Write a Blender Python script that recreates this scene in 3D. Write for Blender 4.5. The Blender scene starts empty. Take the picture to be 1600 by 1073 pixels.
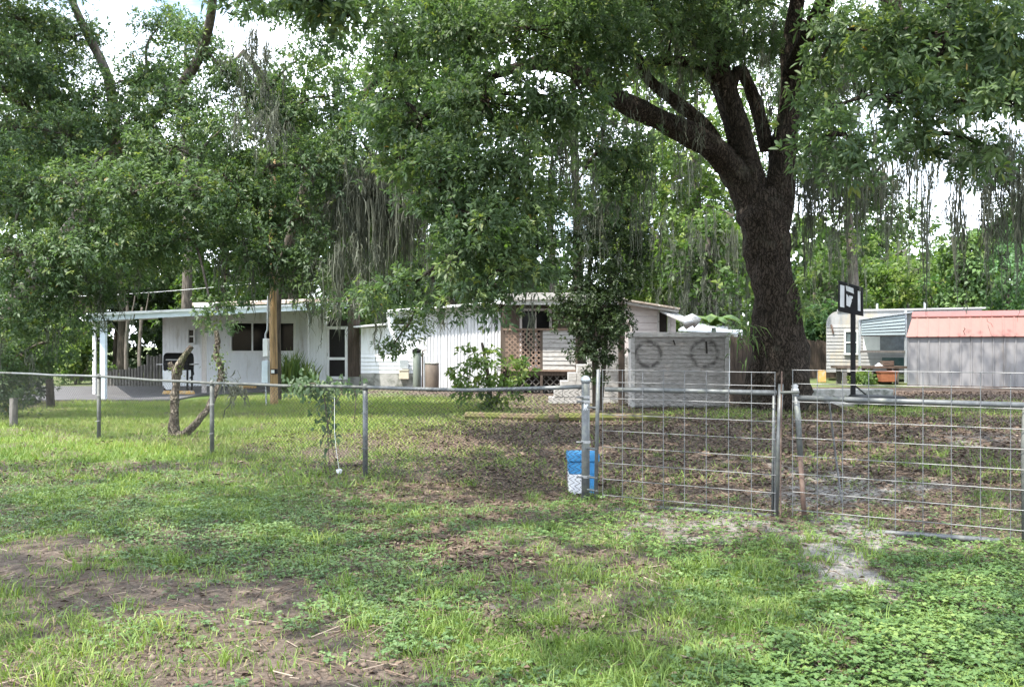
import bpy, math, random
import numpy as np
from mathutils import Vector

# ------------------------------------------------------------------ camera, sky, sun, exposure
sc = bpy.context.scene
COL = sc.collection
F, CX, HY, CH = 1450.0, 800.0, 540.0, 1.5          # focal length in photo pixels, axis, horizon row, eye height

cam_d = bpy.data.cameras.new('camera')
cam = bpy.data.objects.new('camera', cam_d)
COL.objects.link(cam)
cam.location = (0, 0, CH)
cam.rotation_euler = (math.radians(90), 0, 0)
cam_d.sensor_width = 36.0
cam_d.lens = 36.0 * F / 1600.0
cam_d.shift_y = 3.5 / 1600.0
cam_d.clip_end = 2000
cam_d.dof.use_dof = False
sc.camera = cam

SUN_EL, SUN_AZ = math.radians(60), math.radians(-135)   # azimuth measured from +Y (view direction) towards +X
sun_dir = Vector((math.sin(SUN_AZ) * math.cos(SUN_EL), math.cos(SUN_AZ) * math.cos(SUN_EL), math.sin(SUN_EL)))
sd = bpy.data.lights.new('sun', 'SUN')
sd.energy = 4.0
sd.angle = math.radians(0.6)
sd.color = (1.0, 0.94, 0.84)
sun = bpy.data.objects.new('sun', sd)
COL.objects.link(sun)
sun.rotation_euler = sun_dir.to_track_quat('Z', 'Y').to_euler()
sun.location = (0, 0, 40)

w = bpy.data.worlds.new('World')
sc.world = w
w.use_nodes = True
nt = w.node_tree
for n in list(nt.nodes):
    nt.nodes.remove(n)
sky = nt.nodes.new('ShaderNodeTexSky')
sky.sky_type = 'NISHITA'
sky.sun_disc = False
sky.sun_elevation = SUN_EL
sky.sun_rotation = SUN_AZ
sky.air_density = 1.0
sky.dust_density = 1.6
tc = nt.nodes.new('ShaderNodeTexCoord')
mp = nt.nodes.new('ShaderNodeMapping')
mp.inputs['Scale'].default_value = (1, 1, 2.2)
nz = nt.nodes.new('ShaderNodeTexNoise')
nz.inputs['Scale'].default_value = 2.3
nz.inputs['Detail'].default_value = 7
nz.inputs['Roughness'].default_value = 0.6
cr = nt.nodes.new('ShaderNodeValToRGB')
cr.color_ramp.elements[0].position = 0.37
cr.color_ramp.elements[1].position = 0.62
mx = nt.nodes.new('ShaderNodeMix')
mx.data_type = 'RGBA'
mx.inputs[7].default_value = (13.0, 13.9, 15.2, 1)
bg = nt.nodes.new('ShaderNodeBackground')
bg.inputs['Strength'].default_value = 0.15
wo = nt.nodes.new('ShaderNodeOutputWorld')
nt.links.new(tc.outputs['Generated'], mp.inputs['Vector'])
nt.links.new(mp.outputs['Vector'], nz.inputs['Vector'])
nt.links.new(nz.outputs['Fac'], cr.inputs['Fac'])
nt.links.new(cr.outputs['Color'], mx.inputs[0])
nt.links.new(sky.outputs['Color'], mx.inputs[6])
nt.links.new(mx.outputs[2], bg.inputs['Color'])
nt.links.new(bg.outputs['Background'], wo.inputs['Surface'])

sc.view_settings.view_transform = 'Standard'
sc.view_settings.look = 'None'
sc.view_settings.gamma = 1.0
sc.view_settings.use_curve_mapping = False
sc.view_settings.exposure = 1.46
sc.cycles.max_bounces = 6
sc.cycles.diffuse_bounces = 3
sc.cycles.glossy_bounces = 2
sc.cycles.transmission_bounces = 4
sc.cycles.caustics_reflective = False
sc.cycles.caustics_refractive = False

rng = np.random.default_rng(11)
random.seed(5)
PI = math.pi


def W(px, py, d):
    return np.array([(px - CX) / F * d, d, CH + (HY - py) / F * d])


def wx(px, d):
    return (px - CX) / F * d


def wz(py, d):
    return CH + (HY - py) / F * d


# ------------------------------------------------------------------ noise (numpy)
_perm = np.random.default_rng(3).random((256, 256))


def vnoise(x, y):
    x = np.asarray(x, float)
    y = np.asarray(y, float)
    xi = np.floor(x).astype(int)
    yi = np.floor(y).astype(int)
    fx = x - xi
    fy = y - yi
    fx = fx * fx * (3 - 2 * fx)
    fy = fy * fy * (3 - 2 * fy)
    a = _perm[xi % 256, yi % 256]
    b = _perm[(xi + 1) % 256, yi % 256]
    c = _perm[xi % 256, (yi + 1) % 256]
    d = _perm[(xi + 1) % 256, (yi + 1) % 256]
    return (a * (1 - fx) + b * fx) * (1 - fy) + (c * (1 - fx) + d * fx) * fy


def fbm(x, y, o=4):
    s = 0
    t = 0
    a = 1.0
    for k in range(o):
        s = s + a * vnoise(x * 2 ** k + 17.3 * k, y * 2 ** k + 9.1 * k)
        t += a
        a *= 0.55
    return s / t


def sstep(a, b, x):
    t = np.clip((x - a) / (b - a), 0, 1)
    return t * t * (3 - 2 * t)


# ------------------------------------------------------------------ materials
def new_mat(name):
    m = bpy.data.materials.new(name)
    m.use_nodes = True
    t = m.node_tree
    b = t.nodes['Principled BSDF']
    return m, t, b


def mat(name, c1, c2=None, scale=6.0, rough=0.7, bump=0.0, stretch=(1, 1, 1), metal=0.0, lo=0.35, hi=0.65,
        c3=None, scale3=2.0, lo3=0.5, hi3=0.7, bscale=None, detail=6, spec=0.4, bdist=0.02):
    m, t, b = new_mat(name)
    b.inputs['Roughness'].default_value = rough
    b.inputs['Metallic'].default_value = metal
    b.inputs['Specular IOR Level'].default_value = spec
    c2 = c2 or tuple(0.75 * v for v in c1)
    g = t.nodes.new('ShaderNodeNewGeometry')
    mpn = t.nodes.new('ShaderNodeMapping')
    mpn.inputs['Scale'].default_value = stretch
    t.links.new(g.outputs['Position'], mpn.inputs['Vector'])
    n = t.nodes.new('ShaderNodeTexNoise')
    n.inputs['Scale'].default_value = scale
    n.inputs['Detail'].default_value = detail
    n.inputs['Roughness'].default_value = 0.65
    t.links.new(mpn.outputs['Vector'], n.inputs['Vector'])
    r = t.nodes.new('ShaderNodeValToRGB')
    r.color_ramp.elements[0].position = lo
    r.color_ramp.elements[1].position = hi
    r.color_ramp.elements[0].color = (*c1, 1)
    r.color_ramp.elements[1].color = (*c2, 1)
    t.links.new(n.outputs['Fac'], r.inputs['Fac'])
    out = r.outputs['Color']
    if c3:
        n3 = t.nodes.new('ShaderNodeTexNoise')
        n3.inputs['Scale'].default_value = scale3
        n3.inputs['Detail'].default_value = 8
        n3.inputs['Roughness'].default_value = 0.7
        t.links.new(mpn.outputs['Vector'], n3.inputs['Vector'])
        r3 = t.nodes.new('ShaderNodeValToRGB')
        r3.color_ramp.elements[0].position = lo3
        r3.color_ramp.elements[1].position = hi3
        t.links.new(n3.outputs['Fac'], r3.inputs['Fac'])
        mm = t.nodes.new('ShaderNodeMix')
        mm.data_type = 'RGBA'
        t.links.new(r3.outputs['Color'], mm.inputs[0])
        t.links.new(out, mm.inputs[6])
        mm.inputs[7].default_value = (*c3, 1)
        out = mm.outputs[2]
    t.links.new(out, b.inputs['Base Color'])
    if bump:
        bn = t.nodes.new('ShaderNodeBump')
        bn.inputs['Strength'].default_value = bump
        bn.inputs['Distance'].default_value = bdist
        if bscale:
            n4 = t.nodes.new('ShaderNodeTexNoise')
            n4.inputs['Scale'].default_value = bscale
            n4.inputs['Detail'].default_value = 6
            t.links.new(mpn.outputs['Vector'], n4.inputs['Vector'])
            t.links.new(n4.outputs['Fac'], bn.inputs['Height'])
        else:
            t.links.new(n.outputs['Fac'], bn.inputs['Height'])
        t.links.new(bn.outputs['Normal'], b.inputs['Normal'])
    return m


def leaf_mat(name, ramp, trans=0.38, rough=0.5, tcol=None, spec=0.35):
    """colour from the per-leaf 'tint' attribute; light passes through the blade"""
    m, t, b = new_mat(name)
    a = t.nodes.new('ShaderNodeAttribute')
    a.attribute_name = 'tint'
    r = t.nodes.new('ShaderNodeValToRGB')
    els = r.color_ramp.elements
    while len(els) < len(ramp):
        els.new(0.5)
    for e, (p, c) in zip(els, ramp):
        e.position = p
        e.color = (*c, 1)
    t.links.new(a.outputs['Fac'], r.inputs['Fac'])
    t.links.new(r.outputs['Color'], b.inputs['Base Color'])
    b.inputs['Roughness'].default_value = rough
    b.inputs['Specular IOR Level'].default_value = spec
    if trans:
        tr = t.nodes.new('ShaderNodeBsdfTranslucent')
        hs = t.nodes.new('ShaderNodeMix')
        hs.data_type = 'RGBA'
        hs.blend_type = 'MULTIPLY'
        hs.inputs[0].default_value = 1.0
        hs.inputs[7].default_value = (*(tcol or (1.5, 1.7, 0.82)), 1)
        t.links.new(r.outputs['Color'], hs.inputs[6])
        t.links.new(hs.outputs[2], tr.inputs['Color'])
        ms = t.nodes.new('ShaderNodeMixShader')
        ms.inputs[0].default_value = trans
        t.links.new(b.outputs['BSDF'], ms.inputs[1])
        t.links.new(tr.outputs['BSDF'], ms.inputs[2])
        t.links.new(ms.outputs['Shader'], t.nodes['Material Output'].inputs['Surface'])
    return m


M = {}
M['oak_leaf'] = leaf_mat('oak_leaf', [(0.0, (0.048, 0.084, 0.043)), (0.45, (0.082, 0.130, 0.064)), (0.8, (0.128, 0.178, 0.082)),
                                      (0.93, (0.16, 0.20, 0.055)), (1.0, (0.26, 0.17, 0.05))])
M['back_leaf'] = leaf_mat('back_leaf', [(0.0, (0.03, 0.055, 0.02)), (0.4, (0.055, 0.10, 0.03)), (0.8, (0.10, 0.15, 0.04)),
                                        (1.0, (0.16, 0.19, 0.05))], trans=0.4)
M['bright_leaf'] = leaf_mat('bright_leaf', [(0.0, (0.06, 0.11, 0.035)), (0.5, (0.11, 0.17, 0.05)), (1.0, (0.19, 0.23, 0.06))], trans=0.4)
M['pale_leaf'] = leaf_mat('pale_leaf', [(0.0, (0.07, 0.13, 0.06)), (0.5, (0.10, 0.19, 0.09)), (1.0, (0.16, 0.25, 0.11))], trans=0.4)
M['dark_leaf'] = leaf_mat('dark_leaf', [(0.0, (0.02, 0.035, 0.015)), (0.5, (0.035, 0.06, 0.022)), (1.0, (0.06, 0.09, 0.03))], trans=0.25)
M['grass'] = leaf_mat('grass', [(0.0, (0.085, 0.145, 0.032)), (0.5, (0.145, 0.22, 0.052)), (0.9, (0.235, 0.305, 0.075)), (1.0, (0.30, 0.26, 0.13))],
                      trans=0.3, rough=0.5, tcol=(1.4, 1.4, 0.6))
M['weed'] = leaf_mat('weed', [(0.0, (0.062, 0.118, 0.040)), (0.5, (0.105, 0.178, 0.058)), (1.0, (0.18, 0.25, 0.075))], trans=0.25, rough=0.5, tcol=(1.3, 1.4, 0.6))
M['bluish_weed'] = leaf_mat('bluish_weed', [(0.0, (0.068, 0.125, 0.048)), (0.5, (0.11, 0.18, 0.068)), (1.0, (0.175, 0.24, 0.09))], trans=0.2, rough=0.5, tcol=(1.2, 1.3, 0.7))
M['litter'] = leaf_mat('litter', [(0.0, (0.055, 0.038, 0.028)), (0.4, (0.10, 0.07, 0.052)), (0.75, (0.165, 0.122, 0.092)), (1.0, (0.30, 0.25, 0.20))],
                       trans=0.0, rough=0.75, spec=0.25)
M['moss'] = leaf_mat('moss', [(0.0, (0.055, 0.062, 0.046)), (0.5, (0.105, 0.115, 0.09)), (1.0, (0.19, 0.205, 0.165))], trans=0.3, rough=0.9, tcol=(1.1, 1.1, 0.9), spec=0.1)


def bark_mat(name, dark, light, lichen, sc_=10.0):
    """plated bark: dark fissures between uneven vertical plates, lichen patches"""
    m, t, b = new_mat(name)
    b.inputs['Roughness'].default_value = 0.95
    b.inputs['Specular IOR Level'].default_value = 0.12
    g = t.nodes.new('ShaderNodeNewGeometry')
    n0 = t.nodes.new('ShaderNodeTexNoise')
    n0.inputs['Scale'].default_value = 3.5
    n0.inputs['Detail'].default_value = 5
    t.links.new(g.outputs['Position'], n0.inputs['Vector'])
    ad = t.nodes.new('ShaderNodeMix')
    ad.data_type = 'RGBA'
    ad.blend_type = 'ADD'
    ad.inputs[0].default_value = 0.35
    t.links.new(g.outputs['Position'], ad.inputs[6])
    t.links.new(n0.outputs['Color'], ad.inputs[7])
    mp_ = t.nodes.new('ShaderNodeMapping')
    mp_.inputs['Scale'].default_value = (1.7, 1.7, 0.22)
    t.links.new(ad.outputs[2], mp_.inputs['Vector'])
    vo = t.nodes.new('ShaderNodeTexVoronoi')
    vo.feature = 'DISTANCE_TO_EDGE'
    vo.inputs['Scale'].default_value = sc_
    t.links.new(mp_.outputs['Vector'], vo.inputs['Vector'])
    n1 = t.nodes.new('ShaderNodeTexNoise')
    n1.inputs['Scale'].default_value = 30
    n1.inputs['Detail'].default_value = 6
    t.links.new(mp_.outputs['Vector'], n1.inputs['Vector'])
    mr = t.nodes.new('ShaderNodeMapRange')
    mr.inputs['From Max'].default_value = 0.22
    t.links.new(vo.outputs['Distance'], mr.inputs['Value'])
    ml = t.nodes.new('ShaderNodeMath')
    ml.operation = 'MULTIPLY'
    t.links.new(mr.outputs[0], ml.inputs[0])
    t.links.new(n1.outputs['Fac'], ml.inputs[1])
    r = t.nodes.new('ShaderNodeValToRGB')
    r.color_ramp.elements[0].position = 0.05
    r.color_ramp.elements[1].position = 0.6
    r.color_ramp.elements[0].color = (*dark, 1)
    r.color_ramp.elements[1].color = (*light, 1)
    t.links.new(ml.outputs[0], r.inputs['Fac'])
    n2 = t.nodes.new('ShaderNodeTexNoise')
    n2.inputs['Scale'].default_value = 1.7
    n2.inputs['Detail'].default_value = 9
    n2.inputs['Roughness'].default_value = 0.7
    t.links.new(g.outputs['Position'], n2.inputs['Vector'])
    r2 = t.nodes.new('ShaderNodeValToRGB')
    r2.color_ramp.elements[0].position = 0.54
    r2.color_ramp.elements[1].position = 0.72
    t.links.new(n2.outputs['Fac'], r2.inputs['Fac'])
    mm = t.nodes.new('ShaderNodeMix')
    mm.data_type = 'RGBA'
    t.links.new(r2.outputs['Color'], mm.inputs[0])
    t.links.new(r.outputs['Color'], mm.inputs[6])
    mm.inputs[7].default_value = (*lichen, 1)
    t.links.new(mm.outputs[2], b.inputs['Base Color'])
    bn = t.nodes.new('ShaderNodeBump')
    bn.inputs['Strength'].default_value = 1.0
    bn.inputs['Distance'].default_value = 0.05
    t.links.new(ml.outputs[0], bn.inputs['Height'])
    t.links.new(bn.outputs['Normal'], b.inputs['Normal'])
    return m


M['bark'] = bark_mat('bark', (0.014, 0.0115, 0.009), (0.075, 0.060, 0.047), (0.075, 0.074, 0.056))
M['dead_bark'] = bark_mat('dead_bark', (0.045, 0.036, 0.028), (0.26, 0.225, 0.18), (0.12, 0.125, 0.07), 16.0)
M['grey_bark'] = mat('grey_bark', (0.055, 0.048, 0.04), (0.17, 0.15, 0.13), scale=10, rough=0.9, bump=0.8, stretch=(1.5, 1.5, 0.3), spec=0.2)
M['pale_bark'] = mat('pale_bark', (0.055, 0.045, 0.036), (0.25, 0.22, 0.18), scale=12, rough=0.9, bump=0.8, stretch=(1.5, 1.5, 0.5), spec=0.2,
                     c3=(0.10, 0.12, 0.05), scale3=3, lo3=0.55, hi3=0.7)
M['dark_bark'] = mat('dark_bark', (0.03, 0.026, 0.02), (0.085, 0.07, 0.055), scale=10, rough=0.9, bump=0.8, stretch=(1.5, 1.5, 0.3), spec=0.2)
M['white_siding'] = mat('white_siding', (0.78, 0.81, 0.84), (0.70, 0.73, 0.76), scale=2.5, rough=0.55, stretch=(3, 3, 0.6),
                        c3=(0.42, 0.41, 0.37), scale3=1.6, lo3=0.54, hi3=0.80)
M['white_metal'] = mat('white_metal', (0.64, 0.655, 0.67), (0.56, 0.572, 0.585), scale=2.0, rough=0.45, stretch=(3, 3, 0.5),
                       c3=(0.48, 0.47, 0.40), scale3=1.3, lo3=0.60, hi3=0.82)
M['aged_paint'] = mat('aged_paint', (0.42, 0.415, 0.405), (0.30, 0.29, 0.275), scale=7, rough=0.75, stretch=(1, 1, 3), bump=0.3,
                      c3=(0.16, 0.15, 0.13), scale3=4, lo3=0.56, hi3=0.68)
M['pinkish_paint'] = mat('pinkish_paint', (0.50, 0.46, 0.45), (0.41, 0.37, 0.36), scale=5, rough=0.7, stretch=(1, 1, 2), c3=(0.25, 0.22, 0.2),
                         scale3=4, lo3=0.64, hi3=0.74)
M['white_trim'] = mat('white_trim', (0.76, 0.78, 0.79), (0.66, 0.68, 0.69), scale=4, rough=0.5, c3=(0.42, 0.42, 0.4), scale3=3, lo3=0.62, hi3=0.8)
M['blue_trim'] = mat('blue_trim', (0.60, 0.68, 0.74), (0.50, 0.58, 0.64), scale=4, rough=0.5, stretch=(0.4, 0.4, 2))
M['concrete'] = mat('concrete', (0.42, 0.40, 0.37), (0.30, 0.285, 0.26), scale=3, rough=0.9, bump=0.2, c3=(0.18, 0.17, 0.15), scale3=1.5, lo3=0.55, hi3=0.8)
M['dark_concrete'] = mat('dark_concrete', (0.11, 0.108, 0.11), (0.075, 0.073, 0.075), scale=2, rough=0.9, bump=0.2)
M['stained_concrete'] = mat('stained_concrete', (0.36, 0.36, 0.34), (0.20, 0.21, 0.19), scale=3, rough=0.9, bump=0.3, c3=(0.08, 0.09, 0.07), scale3=3, lo3=0.5, hi3=0.7)
M['roof_leaf'] = mat('roof_leaf', (0.36, 0.32, 0.28), (0.22, 0.17, 0.13), scale=12, rough=0.9, bump=0.4, c3=(0.55, 0.54, 0.52), scale3=4, lo3=0.55, hi3=0.65)
M['glass'] = mat('glass', (0.006, 0.006, 0.007), (0.01, 0.01, 0.01), rough=0.08, spec=0.16)
M['screen'] = mat('screen', (0.014, 0.013, 0.013), (0.022, 0.021, 0.02), scale=40, rough=0.8, spec=0.2)
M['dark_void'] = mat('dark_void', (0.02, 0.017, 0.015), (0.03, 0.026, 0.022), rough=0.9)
M['brown_wood'] = mat('brown_wood', (0.105, 0.08, 0.062), (0.055, 0.042, 0.034), scale=6, rough=0.85, stretch=(2, 2, 0.4), bump=0.3)
M['lattice_wood'] = mat('lattice_wood', (0.24, 0.17, 0.13), (0.15, 0.105, 0.08), scale=7, rough=0.85, bump=0.2)
M['pole_wood'] = mat('pole_wood', (0.30, 0.185, 0.085), (0.40, 0.27, 0.14), scale=7, rough=0.8, stretch=(3, 3, 0.25), bump=0.5, c3=(0.14, 0.10, 0.065), scale3=4, lo3=0.5, hi3=0.68)
M['timber'] = mat('timber', (0.08, 0.055, 0.038), (0.14, 0.10, 0.07), scale=9, rough=0.9, bump=0.5, c3=(0.085, 0.095, 0.022), scale3=3.0, lo3=0.42, hi3=0.55)
M['grey_wood'] = mat('grey_wood', (0.16, 0.15, 0.14), (0.09, 0.084, 0.078), scale=7, rough=0.9, stretch=(2, 2, 0.4), bump=0.4, c3=(0.10, 0.10, 0.08), scale3=3, lo3=0.52, hi3=0.7)
M['galvanised'] = mat('galvanised', (0.15, 0.158, 0.162), (0.10, 0.107, 0.11), scale=22, rough=0.5, metal=0.35, c3=(0.20, 0.21, 0.17), scale3=7, lo3=0.52, hi3=0.72)
M['wire'] = mat('wire', (0.17, 0.175, 0.18), (0.12, 0.125, 0.13), scale=12, rough=0.5, metal=0.4)
M['chain_wire'] = mat('chain_wire', (0.035, 0.037, 0.036), (0.022, 0.022, 0.021), scale=12, rough=0.6, metal=0.3)
M['dark_post'] = mat('dark_post', (0.075, 0.08, 0.076), (0.13, 0.135, 0.125), scale=12, rough=0.65, metal=0.2)
M['rust'] = mat('rust', (0.085, 0.05, 0.038), (0.14, 0.10, 0.08), scale=18, rough=0.8)
M['black'] = mat('black', (0.006, 0.006, 0.0065), (0.012, 0.012, 0.0125), rough=0.6, spec=0.2)
M['grey_metal'] = mat('grey_metal', (0.42, 0.42, 0.42), (0.34, 0.34, 0.34), scale=5, rough=0.45, metal=0.2)
M['blue_paint'] = mat('blue_paint', (0.03, 0.18, 0.40), (0.045, 0.22, 0.44), scale=9, rough=0.45, c3=(0.02, 0.16, 0.42), scale3=8, lo3=0.58, hi3=0.75)
M['white_paint'] = mat('white_paint', (0.70, 0.71, 0.73), (0.60, 0.61, 0.64), scale=9, rough=0.5, c3=(0.30, 0.29, 0.27), scale3=8, lo3=0.52, hi3=0.75)
M['red_roof'] = mat('red_roof', (0.21, 0.070, 0.056), (0.165, 0.06, 0.05), scale=4, rough=0.5, stretch=(2, 0.5, 0.8), c3=(0.13, 0.07, 0.055), scale3=1.8, lo3=0.50, hi3=0.72)
M['shed_wall'] = mat('shed_wall', (0.225, 0.222, 0.228), (0.18, 0.177, 0.183), scale=2.0, rough=0.5, stretch=(2, 2, 0.4), c3=(0.15, 0.13, 0.115), scale3=1.4, lo3=0.56, hi3=0.8)
M['trailer_white'] = mat('trailer_white', (0.30, 0.305, 0.31), (0.24, 0.243, 0.24), scale=2.0, rough=0.5, stretch=(1.5, 1.5, 0.5), c3=(0.36, 0.30, 0.20), scale3=1.1, lo3=0.52, hi3=0.75)
M['trailer_roof'] = mat('trailer_roof', (0.42, 0.43, 0.44), (0.34, 0.345, 0.35), scale=3, rough=0.5, c3=(0.4, 0.4, 0.38), scale3=2, lo3=0.55, hi3=0.75)
M['blue_tin'] = mat('blue_tin', (0.24, 0.29, 0.30), (0.19, 0.235, 0.245), scale=3, rough=0.5, stretch=(0.4, 0.4, 3))
M['grey_tin'] = mat('grey_tin', (0.42, 0.45, 0.47), (0.30, 0.33, 0.35), scale=4, rough=0.4, metal=0.3)
M['yellow_paint'] = mat('yellow_paint', (0.60, 0.36, 0.10), (0.45, 0.28, 0.11), scale=12, rough=0.8, c3=(0.45, 0.42, 0.36), scale3=6, lo3=0.5, hi3=0.65)
M['orange_clay'] = mat('orange_clay', (0.40, 0.15, 0.08), (0.30, 0.11, 0.06), rough=0.7)
M['beige'] = mat('beige', (0.50, 0.46, 0.36), (0.42, 0.38, 0.30), rough=0.6)
M['green_tank'] = mat('green_tank', (0.13, 0.16, 0.14), (0.20, 0.22, 0.19), scale=6, rough=0.5, stretch=(4, 4, .6))
M['barrel'] = mat('barrel', (0.15, 0.12, 0.095), (0.10, 0.08, 0.065), scale=5, rough=0.7, stretch=(1, 1, .4))
M['tarp'] = mat('tarp', (0.30, 0.35, 0.42), (0.46, 0.48, 0.50), scale=2.2, rough=0.5)


def ring_mat():
    """peeling white boards with two sooty rings on them"""
    m = mat('soot_ringed_boards', (0.34, 0.325, 0.31), (0.22, 0.208, 0.195), scale=8, rough=0.8, stretch=(1, 1, 3.2), bump=0.4,
            c3=(0.13, 0.12, 0.11), scale3=4.5, lo3=0.55, hi3=0.66)
    t = m.node_tree
    b = t.nodes['Principled BSDF']
    src = b.inputs['Base Color'].links[0].from_socket
    g = t.nodes.new('ShaderNodeNewGeometry')
    nz_ = t.nodes.new('ShaderNodeTexNoise')
    nz_.inputs['Scale'].default_value = 9
    nz_.inputs['Detail'].default_value = 5
    t.links.new(g.outputs['Position'], nz_.inputs['Vector'])
    prev = src
    d = 22.6
    for (px, py, rad, amp) in ((1013, 553, 0.30, 0.9), (1101, 552, 0.32, 0.8)):
        c = W(px, py, d)
        su = t.nodes.new('ShaderNodeVectorMath')
        su.operation = 'SUBTRACT'
        su.inputs[1].default_value = tuple(c)
        t.links.new(g.outputs['Position'], su.inputs[0])
        fl = t.nodes.new('ShaderNodeVectorMath')
        fl.operation = 'MULTIPLY'
        fl.inputs[1].default_value = (1, 0, 1)
        t.links.new(su.outputs[0], fl.inputs[0])
        ln = t.nodes.new('ShaderNodeVectorMath')
        ln.operation = 'LENGTH'
        t.links.new(fl.outputs[0], ln.inputs[0])
        a1 = t.nodes.new('ShaderNodeMath')
        a1.operation = 'SUBTRACT'
        a1.inputs[1].default_value = rad
        t.links.new(ln.outputs['Value'], a1.inputs[0])
        a2 = t.nodes.new('ShaderNodeMath')
        a2.operation = 'ABSOLUTE'
        t.links.new(a1.outputs[0], a2.inputs[0])
        a3 = t.nodes.new('ShaderNodeMapRange')
        a3.inputs['From Min'].default_value = 0.075
        a3.inputs['From Max'].default_value = 0.015
        a3.inputs['To Min'].default_value = 0.0
        a3.inputs['To Max'].default_value = amp
        t.links.new(a2.outputs[0], a3.inputs['Value'])
        a5 = t.nodes.new('ShaderNodeMapRange')
        a5.inputs['From Min'].default_value = 0.40
        a5.inputs['From Max'].default_value = 0.55
        a5.inputs['To Min'].default_value = 0.35
        t.links.new(nz_.outputs['Fac'], a5.inputs['Value'])
        a4 = t.nodes.new('ShaderNodeMath')
        a4.operation = 'MULTIPLY'
        t.links.new(a3.outputs[0], a4.inputs[0])
        t.links.new(a5.outputs[0], a4.inputs[1])
        mm = t.nodes.new('ShaderNodeMix')
        mm.data_type = 'RGBA'
        t.links.new(a4.outputs[0], mm.inputs[0])
        t.links.new(prev, mm.inputs[6])
        mm.inputs[7].default_value = (0.05, 0.045, 0.042, 1)
        prev = mm.outputs[2]
    t.links.new(prev, b.inputs['Base Color'])
    return m


M['ringed'] = ring_mat()


# ------------------------------------------------------------------ object helpers
ORG = {}


def tag(o, label=None, cat=None, group=None, kind=None):
    if label:
        o['label'] = label
    if cat:
        o['category'] = cat
    if group:
        o['group'] = group
    if kind:
        o['kind'] = kind
    return o


def thing(name, label, cat, loc, group=None):
    o = bpy.data.objects.new(name, None)
    COL.objects.link(o)
    o.empty_display_size = 0.1
    o.location = tuple(float(v) for v in loc)
    ORG[o.name] = np.array(o.location)
    return tag(o, label, cat, group)


def link(name, me, material, parent=None, loc=None):
    o = bpy.data.objects.new(name, me)
    COL.objects.link(o)
    if material is not None and len(me.materials) == 0:
        me.materials.append(material)
    if parent is not None:
        o.parent = parent
        ORG[o.name] = ORG[parent.name] + (np.array(loc) if loc is not None else 0)
        if loc is not None:
            o.location = tuple(float(v) for v in loc)
    else:
        ORG[o.name] = np.array(loc if loc is not None else (0, 0, 0), float)
        if loc is not None:
            o.location = tuple(float(v) for v in loc)
    return o


def npmesh(name, v, f, material, parent=None, tint=None, origin=None, smooth=False):
    """one object from arrays of world-space vertices and equal-sized faces"""
    v = np.asarray(v, np.float32).reshape(-1, 3)
    f = np.asarray(f, np.int32)
    org = ORG[parent.name] if parent is not None else (np.array(origin, float) if origin is not None else np.zeros(3))
    v = v - org.astype(np.float32)
    me = bpy.data.meshes.new(name)
    n, k = f.shape
    me.vertices.add(len(v))
    me.vertices.foreach_set('co', v.ravel())
    me.loops.add(n * k)
    me.loops.foreach_set('vertex_index', f.ravel())
    me.polygons.add(n)
    me.polygons.foreach_set('loop_start', np.arange(0, n * k, k, dtype=np.int32))
    if smooth:
        me.polygons.foreach_set('use_smooth', np.ones(n, bool))
    if tint is not None:
        a = me.attributes.new('tint', 'FLOAT', 'FACE')
        a.data.foreach_set('value', np.asarray(tint, np.float32))
    me.update(calc_edges=True)
    return link(name, me, material, parent, None if parent is not None else org)


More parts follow.
